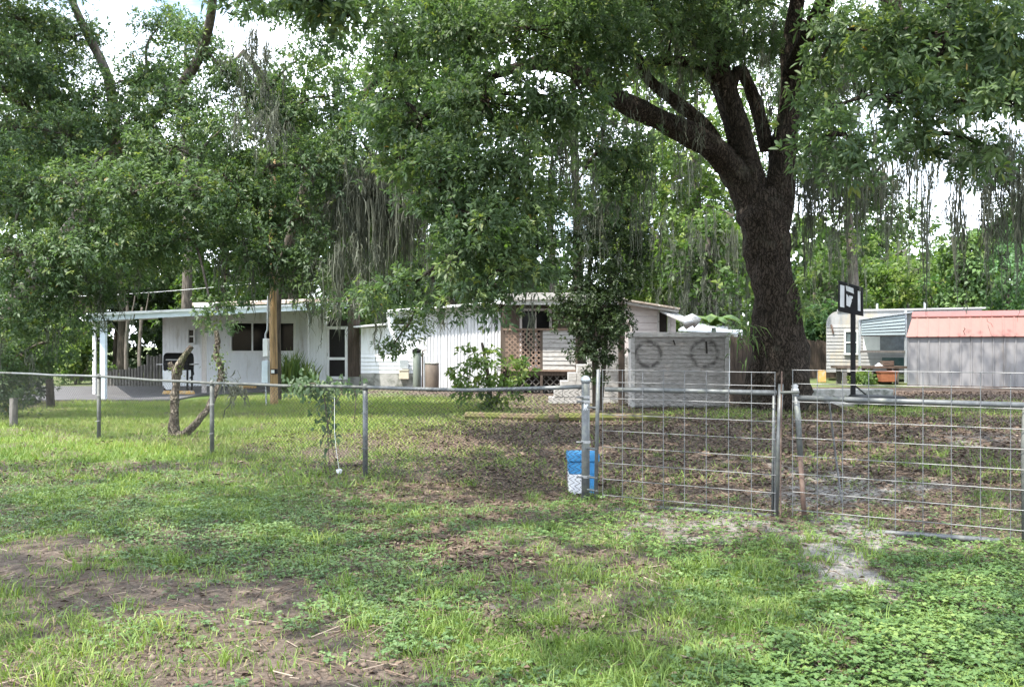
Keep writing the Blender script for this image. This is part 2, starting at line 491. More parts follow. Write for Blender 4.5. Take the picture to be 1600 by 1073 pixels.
class MB:
    def __init__(s):
        s.v = []
        s.f = []

    def add(s, vs, fs):
        b = len(s.v)
        s.v += [tuple(float(c) for c in p) for p in vs]
        s.f += [tuple(i + b for i in q) for q in fs]
        return s

    def box(s, x0, x1, y0, y1, z0, z1):
        return s.add([(x0, y0, z0), (x1, y0, z0), (x1, y1, z0), (x0, y1, z0), (x0, y0, z1), (x1, y0, z1), (x1, y1, z1), (x0, y1, z1)],
                     [(0, 3, 2, 1), (4, 5, 6, 7), (0, 1, 5, 4), (1, 2, 6, 5), (2, 3, 7, 6), (3, 0, 4, 7)])

    def hexa(s, p):
        """8 corners, ordered as in box"""
        return s.add(p, [(0, 3, 2, 1), (4, 5, 6, 7), (0, 1, 5, 4), (1, 2, 6, 5), (2, 3, 7, 6), (3, 0, 4, 7)])

    def bar(s, a, b, wid, th, up=(0, 0, 1)):
        """rectangular bar from a to b: wid across, th along 'up'"""
        a = Vector(a)
        b = Vector(b)
        d = (b - a).normalized()
        u = Vector(up)
        u = (u - d * u.dot(d)).normalized()
        sd_ = d.cross(u) * (wid / 2)
        u = u * (th / 2)
        return s.hexa([a - sd_ - u, a + sd_ - u, b + sd_ - u, b - sd_ - u, a - sd_ + u, a + sd_ + u, b + sd_ + u, b - sd_ + u])

    def tube(s, pts, rad, n=8, cap=True):
        pts = [Vector([float(c) for c in p]) for p in pts]
        if not hasattr(rad, '__len__'):
            rad = [rad] * len(pts)
        b = len(s.v)
        d0 = (pts[1] - pts[0]).normalized()
        ref = Vector((0, 0, 1)) if abs(d0.z) < 0.9 else Vector((1, 0, 0))
        u = d0.cross(ref).normalized()
        for i, p in enumerate(pts):
            if i == 0:
                d = d0
            elif i == len(pts) - 1:
                d = (pts[-1] - pts[-2]).normalized()
            else:
                d = (pts[i + 1] - pts[i - 1]).normalized()
            u = (u - d * u.dot(d)).normalized()
            v = d.cross(u)
            for k in range(n):
                a = 2 * PI * k / n
                q = p + (u * math.cos(a) + v * math.sin(a)) * rad[i]
                s.v.append((q.x, q.y, q.z))
        for i in range(len(pts) - 1):
            for k in range(n):
                k2 = (k + 1) % n
                s.f.append((b + i * n + k, b + i * n + k2, b + (i + 1) * n + k2, b + (i + 1) * n + k))
        if cap:
            s.f.append(tuple(b + k for k in reversed(range(n))))
            e = b + (len(pts) - 1) * n
            s.f.append(tuple(e + k for k in range(n)))
        return s

    def lathe(s, cx, cy, prof, n=16):
        b = len(s.v)
        for (r, z) in prof:
            for k in range(n):
                a = 2 * PI * k / n
                s.v.append((cx + r * math.cos(a), cy + r * math.sin(a), z))
        for i in range(len(prof) - 1):
            for k in range(n):
                k2 = (k + 1) % n
                s.f.append((b + i * n + k, b + i * n + k2, b + (i + 1) * n + k2, b + (i + 1) * n + k))
        s.f.append(tuple(b + k for k in reversed(range(n))))
        e = b + (len(prof) - 1) * n
        s.f.append(tuple(e + k for k in range(n)))
        return s

    def build(s, name, material, parent=None, origin=None, smooth=False, bevel=0.0):
        org = ORG[parent.name] if parent is not None else np.array(origin if origin is not None else (0, 0, 0), float)
        me = bpy.data.meshes.new(name)
        me.from_pydata([(a - org[0], b - org[1], c - org[2]) for a, b, c in s.v], [], s.f)
        if smooth:
            me.polygons.foreach_set('use_smooth', [True] * len(me.polygons))
        me.update()
        o = link(name, me, material, parent, None if parent is not None else org)
        if bevel:
            m = o.modifiers.new('bevel', 'BEVEL')
            m.width = bevel
            m.segments = 2
            m.limit_method = 'ANGLE'
        return o


def catmull(pts, rad, per=5):
    P = [np.array(p, float) for p in pts]
    R = list(rad)
    out, ro = [], []
    for i in range(len(P) - 1):
        p0 = P[max(i - 1, 0)]
        p1, p2 = P[i], P[i + 1]
        p3 = P[min(i + 2, len(P) - 1)]
        for k in range(per):
            t = k / per
            out.append(0.5 * (2 * p1 + (p2 - p0) * t + (2 * p0 - 5 * p1 + 4 * p2 - p3) * t * t + (3 * p1 - p0 - 3 * p2 + p3) * t ** 3))
            ro.append(R[i] * (1 - t) + R[i + 1] * t)
    out.append(P[-1])
    ro.append(R[-1])
    return out, ro


def limb(mb, pts, rad, n=14, per=6, rough=0.10, seed=0.0):
    """an organic tapering limb with uneven surface"""
    P, R = catmull(pts, rad, per)
    b = len(mb.v)
    mb.tube(P, R, n)
    P = np.array(P)
    for i in range(len(P)):
        for k in range(n):
            j = b + i * n + k
            q = np.array(mb.v[j])
            d = q - P[i]
            a = 2 * PI * k / n
            nn = vnoise(a * 1.9 + seed + 40 * (k in (0,)), i * 0.35 + seed) + 0.6 * vnoise(k * 1.7 + seed, i * 0.8)
            q = P[i] + d * (1 + rough * (nn - 0.8) * 2)
            mb.v[j] = tuple(q)
    return P


# ------------------------------------------------------------------ leaves
def norm(a):
    return a / (np.linalg.norm(a, axis=1, keepdims=True) + 1e-9)


def leaf_quads(pos, ax, nr, L, Wd, fold=0.25, droop=0.15):
    """folded leaf blades: base, side, tip, side"""
    ax = norm(ax)
    sd_ = norm(np.cross(ax, nr))
    up = np.cross(sd_, ax)
    L = np.asarray(L).reshape(-1, 1)
    Wd = np.asarray(Wd).reshape(-1, 1)
    tip = pos + ax * L - np.array([0, 0, 1]) * L * droop
    mid = pos + ax * L * 0.55 + up * Wd * fold
    v = np.stack([pos, mid + sd_ * Wd * 0.5, tip, mid - sd_ * Wd * 0.5], 1).reshape(-1, 3)
    f = np.arange(len(pos) * 4, dtype=np.int32).reshape(-1, 4)
    return v, f


def leaf_ovals(pos, ax, nr, L, Wd, fold=0.22, droop=0.15):
    """broader leaves, widest beyond the middle: two quads folded along the midrib"""
    ax = norm(ax)
    sd_ = norm(np.cross(ax, nr))
    up = np.cross(sd_, ax)
    L = np.asarray(L).reshape(-1, 1)
    Wd = np.asarray(Wd).reshape(-1, 1)
    dn = np.array([0, 0, 1]) * L * droop
    tip = pos + ax * L - dn
    m1 = pos + ax * L * 0.36 + up * Wd * fold - dn * 0.1
    m2 = pos + ax * L * 0.76 + up * Wd * fold * 0.8 - dn * 0.55
    v = np.stack([pos, m1 + sd_ * Wd * 0.44, m2 + sd_ * Wd * 0.40, tip, m2 - sd_ * Wd * 0.40, m1 - sd_ * Wd * 0.44], 1).reshape(-1, 3)
    b = np.arange(len(pos))[:, None] * 6
    f = np.concatenate([b + np.array([[0, 1, 2, 3]]), b + np.array([[3, 4, 5, 0]])], 1).reshape(-1, 4)
    return v, f


def rand_dirs(n):
    return norm(rng.normal(size=(n, 3)))


def crown_points(blobs, layers, L, Wd, sub_r=0.34, per_sprig=7, gap=0.0, clump=26, droop=0.2, oval=False):
    """leaf arrays for a list of blobs (centre, (rx, ry, rz)); also the sub-clump centres"""
    allv, alls, subs_all = [], [], []
    PO, AX, TI, NR = [], [], [], []
    larea = 0.62 * L * Wd
    for (c, r) in blobs:
        c = np.array(c, float)
        r = np.array(r, float)
        n_leaf = layers * PI * r[0] * max(r[2], 0.2) / larea
        n_sub = max(3, int(n_leaf / (per_sprig * clump)))
        u = rand_dirs(n_sub)
        u[:, 2] *= 0.9
        rad = rng.uniform(0.25, 1.0, (n_sub, 1)) ** 0.6
        sc_ = c + u * r * rad
        keep = rng.random(n_sub) > gap
        sc_ = sc_[keep]
        if len(sc_) == 0:
            continue
        subs_all.append((c, sc_))
        ns = len(sc_)
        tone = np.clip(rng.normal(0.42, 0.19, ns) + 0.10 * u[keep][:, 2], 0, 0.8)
        # sprigs in each sub-clump: flattened, reaching outward
        m = clump
        base = np.repeat(sc_, m, 0)
        sr = np.repeat(sub_r * rng.uniform(0.6, 1.4, ns), m)[:, None]
        q = rand_dirs(ns * m) * (rng.random((ns * m, 1)) ** 0.45) * sr * np.array([1.15, 1.15, 0.7])
        q[:, 2] -= droop * (q[:, 0] ** 2 + q[:, 1] ** 2) / (sr[:, 0] + 1e-6)
        sp = base + q
        out = norm(q + 0.35 * (base - c) + np.array([0, 0, 0.25]) * sub_r)
        tt = np.repeat(tone, m) + rng.normal(0, 0.05, ns * m)
        tipb = rng.random(ns * m) < 0.06
        tt = np.where(tipb, 0.86 + 0.07 * rng.random(ns * m), tt)
        # leaves of each sprig
        k = per_sprig
        po = np.repeat(sp, k, 0)
        a = np.repeat(out, k, 0)
        rd = rand_dirs(ns * m * k)
        rd = rd - (rd * a).sum(1, keepdims=True) * a * 0.8
        ax = norm(a * 0.5 + rd)
        NR.append(a * 0.8 + np.array([0, 0, 0.6]) + rng.normal(0, 0.35, a.shape))
        po = po + ax * (L * 0.15) + rng.normal(0, L * 0.18, po.shape)
        PO.append(po)
        AX.append(ax)
        t2 = np.repeat(tt, k) + rng.normal(0, 0.06, ns * m * k)
        t2 = np.where(rng.random(len(t2)) < 0.0012, 1.0, np.clip(t2, 0, 0.935))
        TI.append(t2)
    PO = np.concatenate(PO)
    AX = np.concatenate(AX)
    TI = np.concatenate(TI)
    nr = norm(np.concatenate(NR))
    n = len(PO)
    s = rng.uniform(0.65, 1.25, n)
    if oval:
        v, f = leaf_ovals(PO, AX, nr, L * s, Wd * s * rng.uniform(0.85, 1.15, n))
        return v, f, np.repeat(TI, 2), subs_all
    v, f = leaf_quads(PO, AX, nr, L * s, Wd * s * rng.uniform(0.85, 1.15, n))
    return v, f, TI, subs_all


def twig_mesh(subs, r0=0.018, seg=4):
    """thin bent twigs from each blob centre to its sub-clumps, as arrays of quads"""
    V, Fc = [], []
    b = 0
    for c, sub in subs:
        n = len(sub)
        t = np.linspace(0, 1, seg + 1)
        mid = rng.normal(0, 0.12, (n, 3)) * np.linalg.norm(sub - c, axis=1, keepdims=True)
        P = c[None, None, :] + (sub - c)[:, None, :] * t[None, :, None] + mid[:, None, :] * (np.sin(t * PI))[None, :, None]
        P = P + rng.normal(0, 0.015, P.shape)
        R = r0 * (1 - 0.8 * t)
        d = norm(sub - c)
        u = norm(np.cross(d, np.array([0.3, 0.2, 0.9])))
        v = np.cross(d, u)
        ring = []
        for k in range(3):
            a = 2 * PI * k / 3
            ring.append(P + (u * math.cos(a) + v * math.sin(a))[:, None, :] * R[None, :, None])
        Q = np.stack(ring, 2)                       # n, seg+1, 3, 3
        V.append(Q.reshape(-1, 3))
        idx = np.arange(n * (seg + 1) * 3).reshape(n, seg + 1, 3) + b
        for k in range(3):
            k2 = (k + 1) % 3
            Fc.append(np.stack([idx[:, :-1, k], idx[:, :-1, k2], idx[:, 1:, k2], idx[:, 1:, k]], -1).reshape(-1, 4))
        b += n * (seg + 1) * 3
    return np.concatenate(V), np.concatenate(Fc)


def moss_arrays(spots):
    """Spanish moss: (centre, spread xyz, length, strands) -> ribbons"""
    V, Fc, T = [], [], []
    b = 0
    for (c, spread, ln, n) in spots:
        c = np.array(c, float)
        n = int(n * 1.3)
        if n < 1:
            continue
        # strands gather in many narrow tails of uneven length
        tails = max(1, n // 17)
        tc_ = rng.normal(0, 1, (tails, 3)) * np.array(spread) * np.array([.8, .7, 1.5])
        tl = ln * rng.uniform(0.10, 1.0, tails) ** 1.5
        k = rng.integers(0, tails, n)
        p0 = c + tc_[k] + rng.normal(0, 0.05, (n, 3)) * np.array([1, 1, 2.0])
        L = tl[k] * rng.uniform(0.15, 1.0, n) ** 0.8
        seg = 5
        t = np.linspace(0, 1, seg + 1)
        P = np.repeat(p0[:, None, :], seg + 1, 1)
        P[:, :, 2] -= L[:, None] * t[None, :]
        P[:, 1:-1, 2] += rng.normal(0, 0.03, (n, seg - 1))
        pull = -0.7 * (p0 - (c + tc_[k]))
        P[:, :, :2] += pull[:, None, :2] * (t ** 1.2)[None, :, None]
        sway = np.cumsum(rng.normal(0, 0.016, (tails, seg + 1, 2)), 1)
        P[:, :, :2] += sway[k]
        wob = np.cumsum(rng.normal(0, 0.010, (n, seg + 1, 2)), 1) + rng.normal(0, 0.012, (n, seg + 1, 2))
        P[:, :, :2] += wob
        # short curls give the tails a woolly outline
        fz = rng.random(n) < 0.55
        m_ = int(fz.sum())
        if m_:
            tt_ = rng.uniform(0, 0.85, m_)
            o_ = c + tc_[k[fz]] + rng.normal(0, 0.02, (m_, 3))
            o_[:, 2] -= tl[k[fz]] * tt_
            o_[:, :2] += sway[k[fz], np.minimum((tt_ * seg).astype(int), seg)]
            dr_ = rand_dirs(m_) * np.array([1, 1, .5]) + np.array([0, 0, -.5])
            cl_ = rng.uniform(0.05, 0.20, m_)
            P[fz] = o_[:, None, :] + dr_[:, None, :] * (cl_[:, None] * t[None, :])[:, :, None]
            P[fz, :, 2] -= (cl_[:, None] * t[None, :] ** 2)
            P[fz] += rng.normal(0, 0.012, (m_, seg + 1, 3))
        ang = rng.uniform(0, PI, n)
        sdv = np.stack([np.cos(ang), np.sin(ang), 0 * ang], 1)
        wd = rng.uniform(0.004, 0.012, n)[:, None] * np.array([0.7, 1, 1.1, 1, 0.8, 0.25])[None, :]
        A = P + sdv[:, None, :] * wd[:, :, None]
        B = P - sdv[:, None, :] * wd[:, :, None]
        Q = np.stack([A, B], 2)
        V.append(Q.reshape(-1, 3))
        idx = np.arange(n * (seg + 1) * 2).reshape(n, seg + 1, 2) + b
        Fc.append(np.stack([idx[:, :-1, 0], idx[:, :-1, 1], idx[:, 1:, 1], idx[:, 1:, 0]], -1).reshape(-1, 4))
        T.append(np.repeat(np.clip(rng.normal(0.5, 0.2, n), 0, 1), seg))
        b += n * (seg + 1) * 2
    return np.concatenate(V), np.concatenate(Fc), np.concatenate(T)


def pblobs(lst):
    """(px, py, depth, half-width px, half-height px) -> blobs in metres"""
    out = []
    for (px, py, d, rx, rz) in lst:
        a, b = rx / F * d, rz / F * d
        out.append((W(px, py, d), (a, (a + b) / 2 * 1.0, b)))
    return out


# ------------------------------------------------------------------ ground
def img(x, y):
    y = np.maximum(y, 0.5)
    return CX + F * x / y, HY + F * CH / y


def ell(px, py, cx, cy, rx, ry, soft=0.5):
    q = np.sqrt(((px - cx) / rx) ** 2 + ((py - cy) / ry) ** 2)
    return 1 - sstep(1 - soft, 1 + soft, q)


def gh(x, y):
    near = np.exp(-(np.hypot(x, y - 6) / 18) ** 2)
    return (fbm(x * 0.9 + 5, y * 0.9, 4) - 0.5) * 0.16 * near * sstep(1.5, 4, y) + (fbm(x * 0.12, y * 0.12 + 8, 2) - 0.5) * 0.10 * sstep(8, 14, y) * (1 - sstep(22, 30, y))


def masks(x, y):
    """cover of dirt, dry leaves, sand, grass, broad weeds at ground points"""
    px, py = img(x, y)
    n1 = fbm(x * 1.1, y * 1.1, 4)
    n2 = fbm(x * 2.6 + 31, y * 2.6 + 7, 3)
    n3 = fbm(x * 0.6 + 3, y * 0.6 + 50, 3)
    n4 = fbm(x * 7 + 13, y * 7 + 3, 2)
    jx = (n1 - 0.5) * 260
    jy = (n2 - 0.5) * 70 * np.clip((py - 600) / 200, 0.1, 2.0)
    qx, qy = px + jx + (n4 - 0.5) * 170, py + jy + (n4 - 0.5) * 60 * np.clip((py - 650) / 200, 0, 1.6)
    dirt = np.maximum.reduce([ell(qx, qy, 55, 890, 150, 54), ell(qx, qy, 280, 945, 245, 36), ell(qx, qy, 450, 1048, 270, 62), ell(qx, qy, 40, 1065, 110, 30),
                              0.7 * ell(qx, qy, 160, 990, 60, 20), 0.7 * ell(qx, qy, 90, 850, 80, 15)])
    sand = np.maximum.reduce([ell(qx, qy, 1365, 900, 60, 32), 0.75 * ell(qx, qy, 1300, 842, 190, 18), 0.6 * ell(qx, qy, 1060, 825, 100, 14), 0.7 * ell(qx, qy, 1330, 765, 160, 22),
                              0.6 * ell(qx, qy, 1510, 690, 70, 14), 0.5 * ell(qx, qy, 1250, 735, 90, 12), 0.5 * ell(qx, qy, 760, 955, 60, 12)])
    litter = np.maximum.reduce([ell(qx, qy, 690, 852, 95, 34), 0.8 * ell(qx, qy, 560, 805, 110, 12), 0.75 * ell(qx, qy, 880, 880, 70, 14), 0.75 * ell(qx, qy, 1130, 872, 60, 10), 0.6 * ell(qx, qy, 350, 860, 90, 12), ell(qx, qy, 790, 772, 300, 24), 0.9 * ell(qx, qy, 1010, 720, 330, 70), 0.75 * ell(qx, qy, 1400, 740, 380, 95),
                                0.75 * ell(qx, qy, 330, 690, 140, 9), 0.6 * ell(qx, qy, 90, 728, 110, 12), 0.75 * ell(qx, qy, 1500, 615, 230, 18),
                                0.7 * ell(qx, qy, 740, 965, 60, 22), 0.65 * ell(qx, qy, 700, 672, 160, 14), 0.5 * ell(qx, qy, 880, 985, 100, 30)])
    litter = np.maximum(litter, 0.45 * sstep(0.56, 0.70, n2) * sstep(8.5, 10, y))
    litter = np.clip(litter + 0.45 * ell(px, py, 1150, 700, 560, 90), 0, 1)
    clov = np.maximum.reduce([ell(qx, qy, 1540, 980, 200, 110), ell(qx, qy, 1140, 855, 170, 34), ell(qx, qy, 1330, 1060, 150, 40), 0.8 * ell(qx, qy, 960, 815, 120, 20), 0.7 * ell(qx, qy, 1500, 880, 120, 30)])
    blue = np.maximum.reduce([ell(qx, qy, 480, 825, 300, 62), 0.9 * ell(qx, qy, 200, 790, 300, 55), 0.30 * sstep(.45, .6, n3) + 0 * qx, 0.7 * ell(qx, qy, 560, 960, 200, 50), 0.8 * ell(qx, qy, 400, 880, 140, 30), 0.7 * ell(qx, qy, 700, 800, 160, 25), 0.7 * ell(qx, qy, 1180, 950, 160, 40)])
    g_fg = np.maximum.reduce([0.95 * ell(qx, qy, 950, 980, 420, 110), 0.7 * ell(qx, qy, 1150, 920, 250, 60), 0.95 * ell(qx, qy, 100, 785, 260, 55), 0.7 * ell(qx, qy, 500, 790, 300, 50), 0.35 * ell(qx, qy, 130, 1010, 190, 25), 0.7 * ell(qx, qy, 330, 900, 180, 22),
                              0.6 * ell(qx, qy, 560, 930, 160, 40), 0.45 + 0 * qx])
    g_mid = np.maximum.reduce([1.15 * ell(qx, qy, 150, 690, 330, 45), 1.15 * ell(qx, qy, 420, 645, 330, 38), 0.9 * ell(qx, qy, 620, 640, 160, 25), 0.7 * ell(qx, qy, 1130, 648, 120, 10), 0.5 * ell(qx, qy, 1450, 715, 120, 20),
                               0.6 * ell(qx, qy, 1500, 640, 170, 12), 0.55 * ell(qx, qy, 700, 730, 200, 30), 0.22 - 0.13 * sstep(620, 760, px)])
    grass = np.where(py > 735, g_fg, np.where(py > 715, g_fg * (py - 715) / 20 + g_mid * (735 - py) / 20, g_mid))
    grass = grass * (0.45 + 1.1 * sstep(0.34, 0.62, n1)) * (0.55 + 0.8 * n2)
    grass = grass * (1 - 0.84 * dirt) * (1 - 0.9 * sand) * (1 - 0.4 * clov)
    grass = grass * np.where(py > 735, (1 - 0.75 * litter), (1 - 0.55 * litter * (1 - ell(px, py, 300, 660, 400, 60))))
    return dict(dirt=dirt, sand=sand, litter=litter * (1 - 0.7 * dirt), clov=clov * (1 - sand) * (1 - dirt) * (1 - .65 * litter), blue=blue * (1 - dirt) * (1 - 0.85 * litter), grass=np.clip(grass, 0, 1.2), n1=n1, n2=n2, n3=n3, px=px, py=py)


def grow(a, b, step, fac, end):
    out = list(np.arange(a, b, step))
    s = step
    x = b
    while x < end:
        out.append(x)
        s *= fac
        x += s
    out.append(end)
    return np.array(out)


xp = grow(0, 6.0, 0.09, 1.12, 600)
xs = np.concatenate([-xp[::-1], xp[1:]])
ys = np.concatenate([-grow(0.0, 1.0, 0.5, 1.4, 120)[::-1][:-1], np.arange(0, 3, 0.5), grow(3, 11, 0.10, 1.04, 900)])
gx, gy = np.meshgrid(xs, ys)
gz = gh(gx, gy)
mk = masks(gx.ravel(), gy.ravel())
nx_, ny_ = len(xs), len(ys)
idx = np.arange(nx_ * ny_).reshape(ny_, nx_)
gf = np.stack([idx[:-1, :-1], idx[:-1, 1:], idx[1:, 1:], idx[1:, :-1]], -1).reshape(-1, 4)


def ground_mat():
    m, t, b = new_mat('ground_soil')
    g = t.nodes.new('ShaderNodeNewGeometry')

    def noise(scale, det=8, rough=0.65):
        n = t.nodes.new('ShaderNodeTexNoise')
        n.inputs['Scale'].default_value = scale
        n.inputs['Detail'].default_value = det
        n.inputs['Roughness'].default_value = rough
        t.links.new(g.outputs['Position'], n.inputs['Vector'])
        return n.outputs['Fac']

    def ramp(src, stops):
        r = t.nodes.new('ShaderNodeValToRGB')
        els = r.color_ramp.elements
        while len(els) < len(stops):
            els.new(0.5)
        for e, (p, c) in zip(els, stops):
            e.position = p
            e.color = (*c, 1)
        t.links.new(src, r.inputs['Fac'])
        return r.outputs['Color']

    def attr(nm):
        a = t.nodes.new('ShaderNodeAttribute')
        a.attribute_name = nm
        return a.outputs['Fac']

    def fac(a, nsrc, lo=0.35, hi=0.65):
        """attribute broken up by noise"""
        s = t.nodes.new('ShaderNodeMath')
        s.operation = 'ADD'
        t.links.new(a, s.inputs[0])
        t.links.new(nsrc, s.inputs[1])
        r = t.nodes.new('ShaderNodeMapRange')
        r.inputs['From Min'].default_value = lo + 0.5
        r.inputs['From Max'].default_value = hi + 0.5
        t.links.new(s.outputs[0], r.inputs['Value'])
        return r.outputs[0]

    def mix(f, a, c):
        mm = t.nodes.new('ShaderNodeMix')
        mm.data_type = 'RGBA'
        t.links.new(f, mm.inputs[0])
        t.links.new(a, mm.inputs[6])
        t.links.new(c, mm.inputs[7])
        return mm.outputs[2]

    n_f = noise(28)
    n_m = noise(5)
    soil = ramp(n_f, [(0.25, (0.050, 0.038, 0.030)), (0.5, (0.105, 0.083, 0.067)), (0.75, (0.185, 0.150, 0.124))])
    vor = t.nodes.new('ShaderNodeTexVoronoi')
    vor.inputs['Scale'].default_value = 26
    t.links.new(g.outputs['Position'], vor.inputs['Vector'])
    sep = t.nodes.new('ShaderNodeSeparateColor')
    t.links.new(vor.outputs['Color'], sep.inputs[0])
    lit = ramp(sep.outputs[0], [(0.0, (0.055, 0.04, 0.031)), (0.4, (0.095, 0.068, 0.051)), (0.8, (0.145, 0.107, 0.082)), (1.0, (0.22, 0.175, 0.138))])
    sandc = ramp(n_f, [(0.25, (0.12, 0.112, 0.103)), (0.55, (0.235, 0.222, 0.208)), (0.8, (0.36, 0.345, 0.33))])
    green = ramp(n_f, [(0.25, (0.06, 0.095, 0.024)), (0.55, (0.105, 0.165, 0.04)), (0.8, (0.16, 0.21, 0.06))])
    c = mix(fac(attr('litter'), n_m, 0.25, 0.6), soil, lit)
    c = mix(fac(attr('grass'), n_m, 0.3, 0.75), c, green)
    c = mix(fac(attr('sand'), n_m, 0.3, 0.7), c, sandc)
    t.links.new(c, b.inputs['Base Color'])
    b.inputs['Roughness'].default_value = 0.95
    b.inputs['Specular IOR Level'].default_value = 0.15
    bn = t.nodes.new('ShaderNodeBump')
    bn.inputs['Strength'].default_value = 0.9
    bn.inputs['Distance'].default_value = 0.03
    t.links.new(n_f, bn.inputs['Height'])
    t.links.new(bn.outputs['Normal'], b.inputs['Normal'])
    return m


gv = np.stack([gx.ravel(), gy.ravel(), gz.ravel()], 1)
ground = npmesh('ground', gv, gf, ground_mat(), smooth=True)
tag(ground, 'bare soil and leaf litter of the yard and the verge before the fence', kind='structure')
far_green = np.where(mk['py'] < 606, 0.55 + 0.4 * (mk['n1'] - 0.5), 0)
for nm, arr in (('litter', mk['litter']), ('grass', np.maximum(np.clip(mk['grass'] * 0.8, 0, 1), far_green)), ('sand', mk['sand'])):
    a = ground.data.attributes.new(nm, 'FLOAT', 'POINT')
    a.data.foreach_set('value', arr.astype(np.float32))


def blades(x, y, h, wd, tint, lean=0.5, seg=2):
    """bent grass blades: 5 vertices, one quad + one folded quad as triangles -> all as quads"""
    n = len(x)
    z = gh(x, y) - 0.005
    a = rng.uniform(0, 2 * PI, n)
    ln = lean * rng.uniform(0.2, 1.3, n)
    d = np.stack([np.cos(a), np.sin(a)], 1)
    fa = rng.uniform(0, 2 * PI, n)
    sd_ = np.stack([np.cos(fa), np.sin(fa)], 1) * wd[:, None] / 2
    p0 = np.stack([x, y, z], 1)
    p1 = p0.copy()
    p1[:, :2] += d * (ln * h * 0.35)[:, None]
    p1[:, 2] += h * 0.62
    p2 = p0.copy()
    p2[:, :2] += d * (ln * h * 1.05)[:, None]
    p2[:, 2] += h * (1 - 0.25 * ln)
    s3 = np.concatenate([sd_, np.zeros((n, 1))], 1)
    if seg == 1:
        V = np.stack([p0 - s3, p0 + s3, p2 + s3 * 0.25, p2 - s3 * 0.25], 1).reshape(-1, 3)
        return V, np.arange(n * 4).reshape(-1, 4), tint
    V = np.stack([p0 - s3, p0 + s3, p1 + s3 * 0.85, p1 - s3 * 0.85, p2 + s3 * 0.12, p2 - s3 * 0.12], 1).reshape(-1, 3)
    b = np.arange(n)[:, None] * 6
    Fc = np.concatenate([b + np.array([[0, 1, 2, 3]]), b + np.array([[3, 2, 4, 5]])], 1).reshape(-1, 4)
    return V, Fc, np.repeat(tint, 2)


def sample_ground(n, y0, y1, power=1.0, margin=1.15):
    """ground points inside the view wedge, evenly per area (power 1) or denser near"""
    u = rng.random(n)
    if power == 1.0:
        y = np.sqrt(y0 ** 2 + u * (y1 ** 2 - y0 ** 2))
    else:
        y = y0 * (y1 / y0) ** u
    x = rng.uniform(-1, 1, n) * (800 / F) * margin * y
    return x, y


SL_X = (wx(1262, 24.5), wx(1400, 24.5))


def blocked(x, y):
    """where slabs and buildings cover the soil"""
    b = (y > 24.6) & (y < 33) & (x < wx(318, 25)) & (x > -18)
    b |= (y > 22.6) & (y < 27) & (x > SL_X[0]) & (x < SL_X[1] - 0.6)
    b |= (y > 31.8) & (x < 1) & (x > -13)
    return b


GV, GF, GT = [], [], []
nb = 0
# short cover, near
for (n, y0, y1, hs, ws, lean, thr) in ((250000, 3.7, 10.5, 0.036, 0.0044, 0.95, 1.0), (320000, 10, 27, 0.065, 0.011, 0.8, 1.0)):
    x, y = sample_ground(n, y0, y1, 1.0 if y0 > 9 else 0.5)
    k = masks(x, y)
    keep = (rng.random(n) < k['grass'] * 0.9) & ~blocked(x, y)
    x, y = x[keep], y[keep]
    hgt = hs * rng.uniform(0.5, 1.7, len(x)) * (0.6 + 0.9 * fbm(x * 2.1, y * 2.1 + 77, 2))
    tint = np.clip(rng.normal(0.45, 0.2, len(x)) + (k['n3'][keep] - 0.5) * 0.8 + 0.28 * sstep(12, 14, y) * (1 - sstep(-1.5, 1, x)), 0, 0.93)  # blades in the left yard strip tinted lighter to paint sunlight there
    tint = np.where(rng.random(len(x)) < 0.05, 1.0, tint)
    V, Q, T = blades(x, y, hgt, ws * rng.uniform(0.7, 1.5, len(x)), tint, lean, 2 if y0 < 9 else 1)
    GV.append(V)
    GF.append(Q + nb)
    GT.append(T)
    nb += len(V)
# tufts of longer, wider blades
nt_ = 1500
x, y = sample_ground(nt_, 3.9, 13, 0.5)
k = masks(x, y)
keep = rng.random(nt_) < (0.12 + 0.75 * np.clip(k['grass'], 0, 1) - 0.3 * k['clov']) * (1 - 0.8 * k['sand'])
x, y = x[keep], y[keep]
extra = [W(330, 905, 6.0)[:2], W(320, 600, 6)[:2]]
for (epx, epy, m_) in ((330, 895, 50), (340, 905, 40), (500, 965, 45), (350, 1040, 40), (120, 1030, 30), (110, 900, 25), (60, 830, 45), (560, 940, 50), (720, 920, 40), (1060, 880, 40), (900, 1040, 60), (1180, 990, 50), (960, 990, 45), (1100, 1030, 60)):
    d = F * CH / (epy - HY)
    x = np.append(x, wx(epx, d))
    y = np.append(y, d)
bl = rng.integers(10, 38, len(x))
xx = np.repeat(x, bl) + rng.normal(0, 0.045, bl.sum())
yy = np.repeat(y, bl) + rng.normal(0, 0.045, bl.sum())
hh = np.repeat(rng.uniform(0.06, 0.15, len(x)), bl) * rng.uniform(0.5, 1.15, bl.sum())
tt = np.clip(np.repeat(rng.normal(0.4, 0.2, len(x)), bl) + rng.normal(0, 0.1, bl.sum()), 0, 0.92)
V, Q, T = blades(xx, yy, hh, rng.uniform(0.0035, 0.0075, len(xx)), tt, 1.1)
GV.append(V)
GF.append(Q + nb)
GT.append(T)
grass = npmesh('grass', np.concatenate(GV), np.concatenate(GF), M['grass'], tint=np.concatenate(GT))
tag(grass, 'patchy mown grass and longer tufts on verge and yard', kind='stuff')


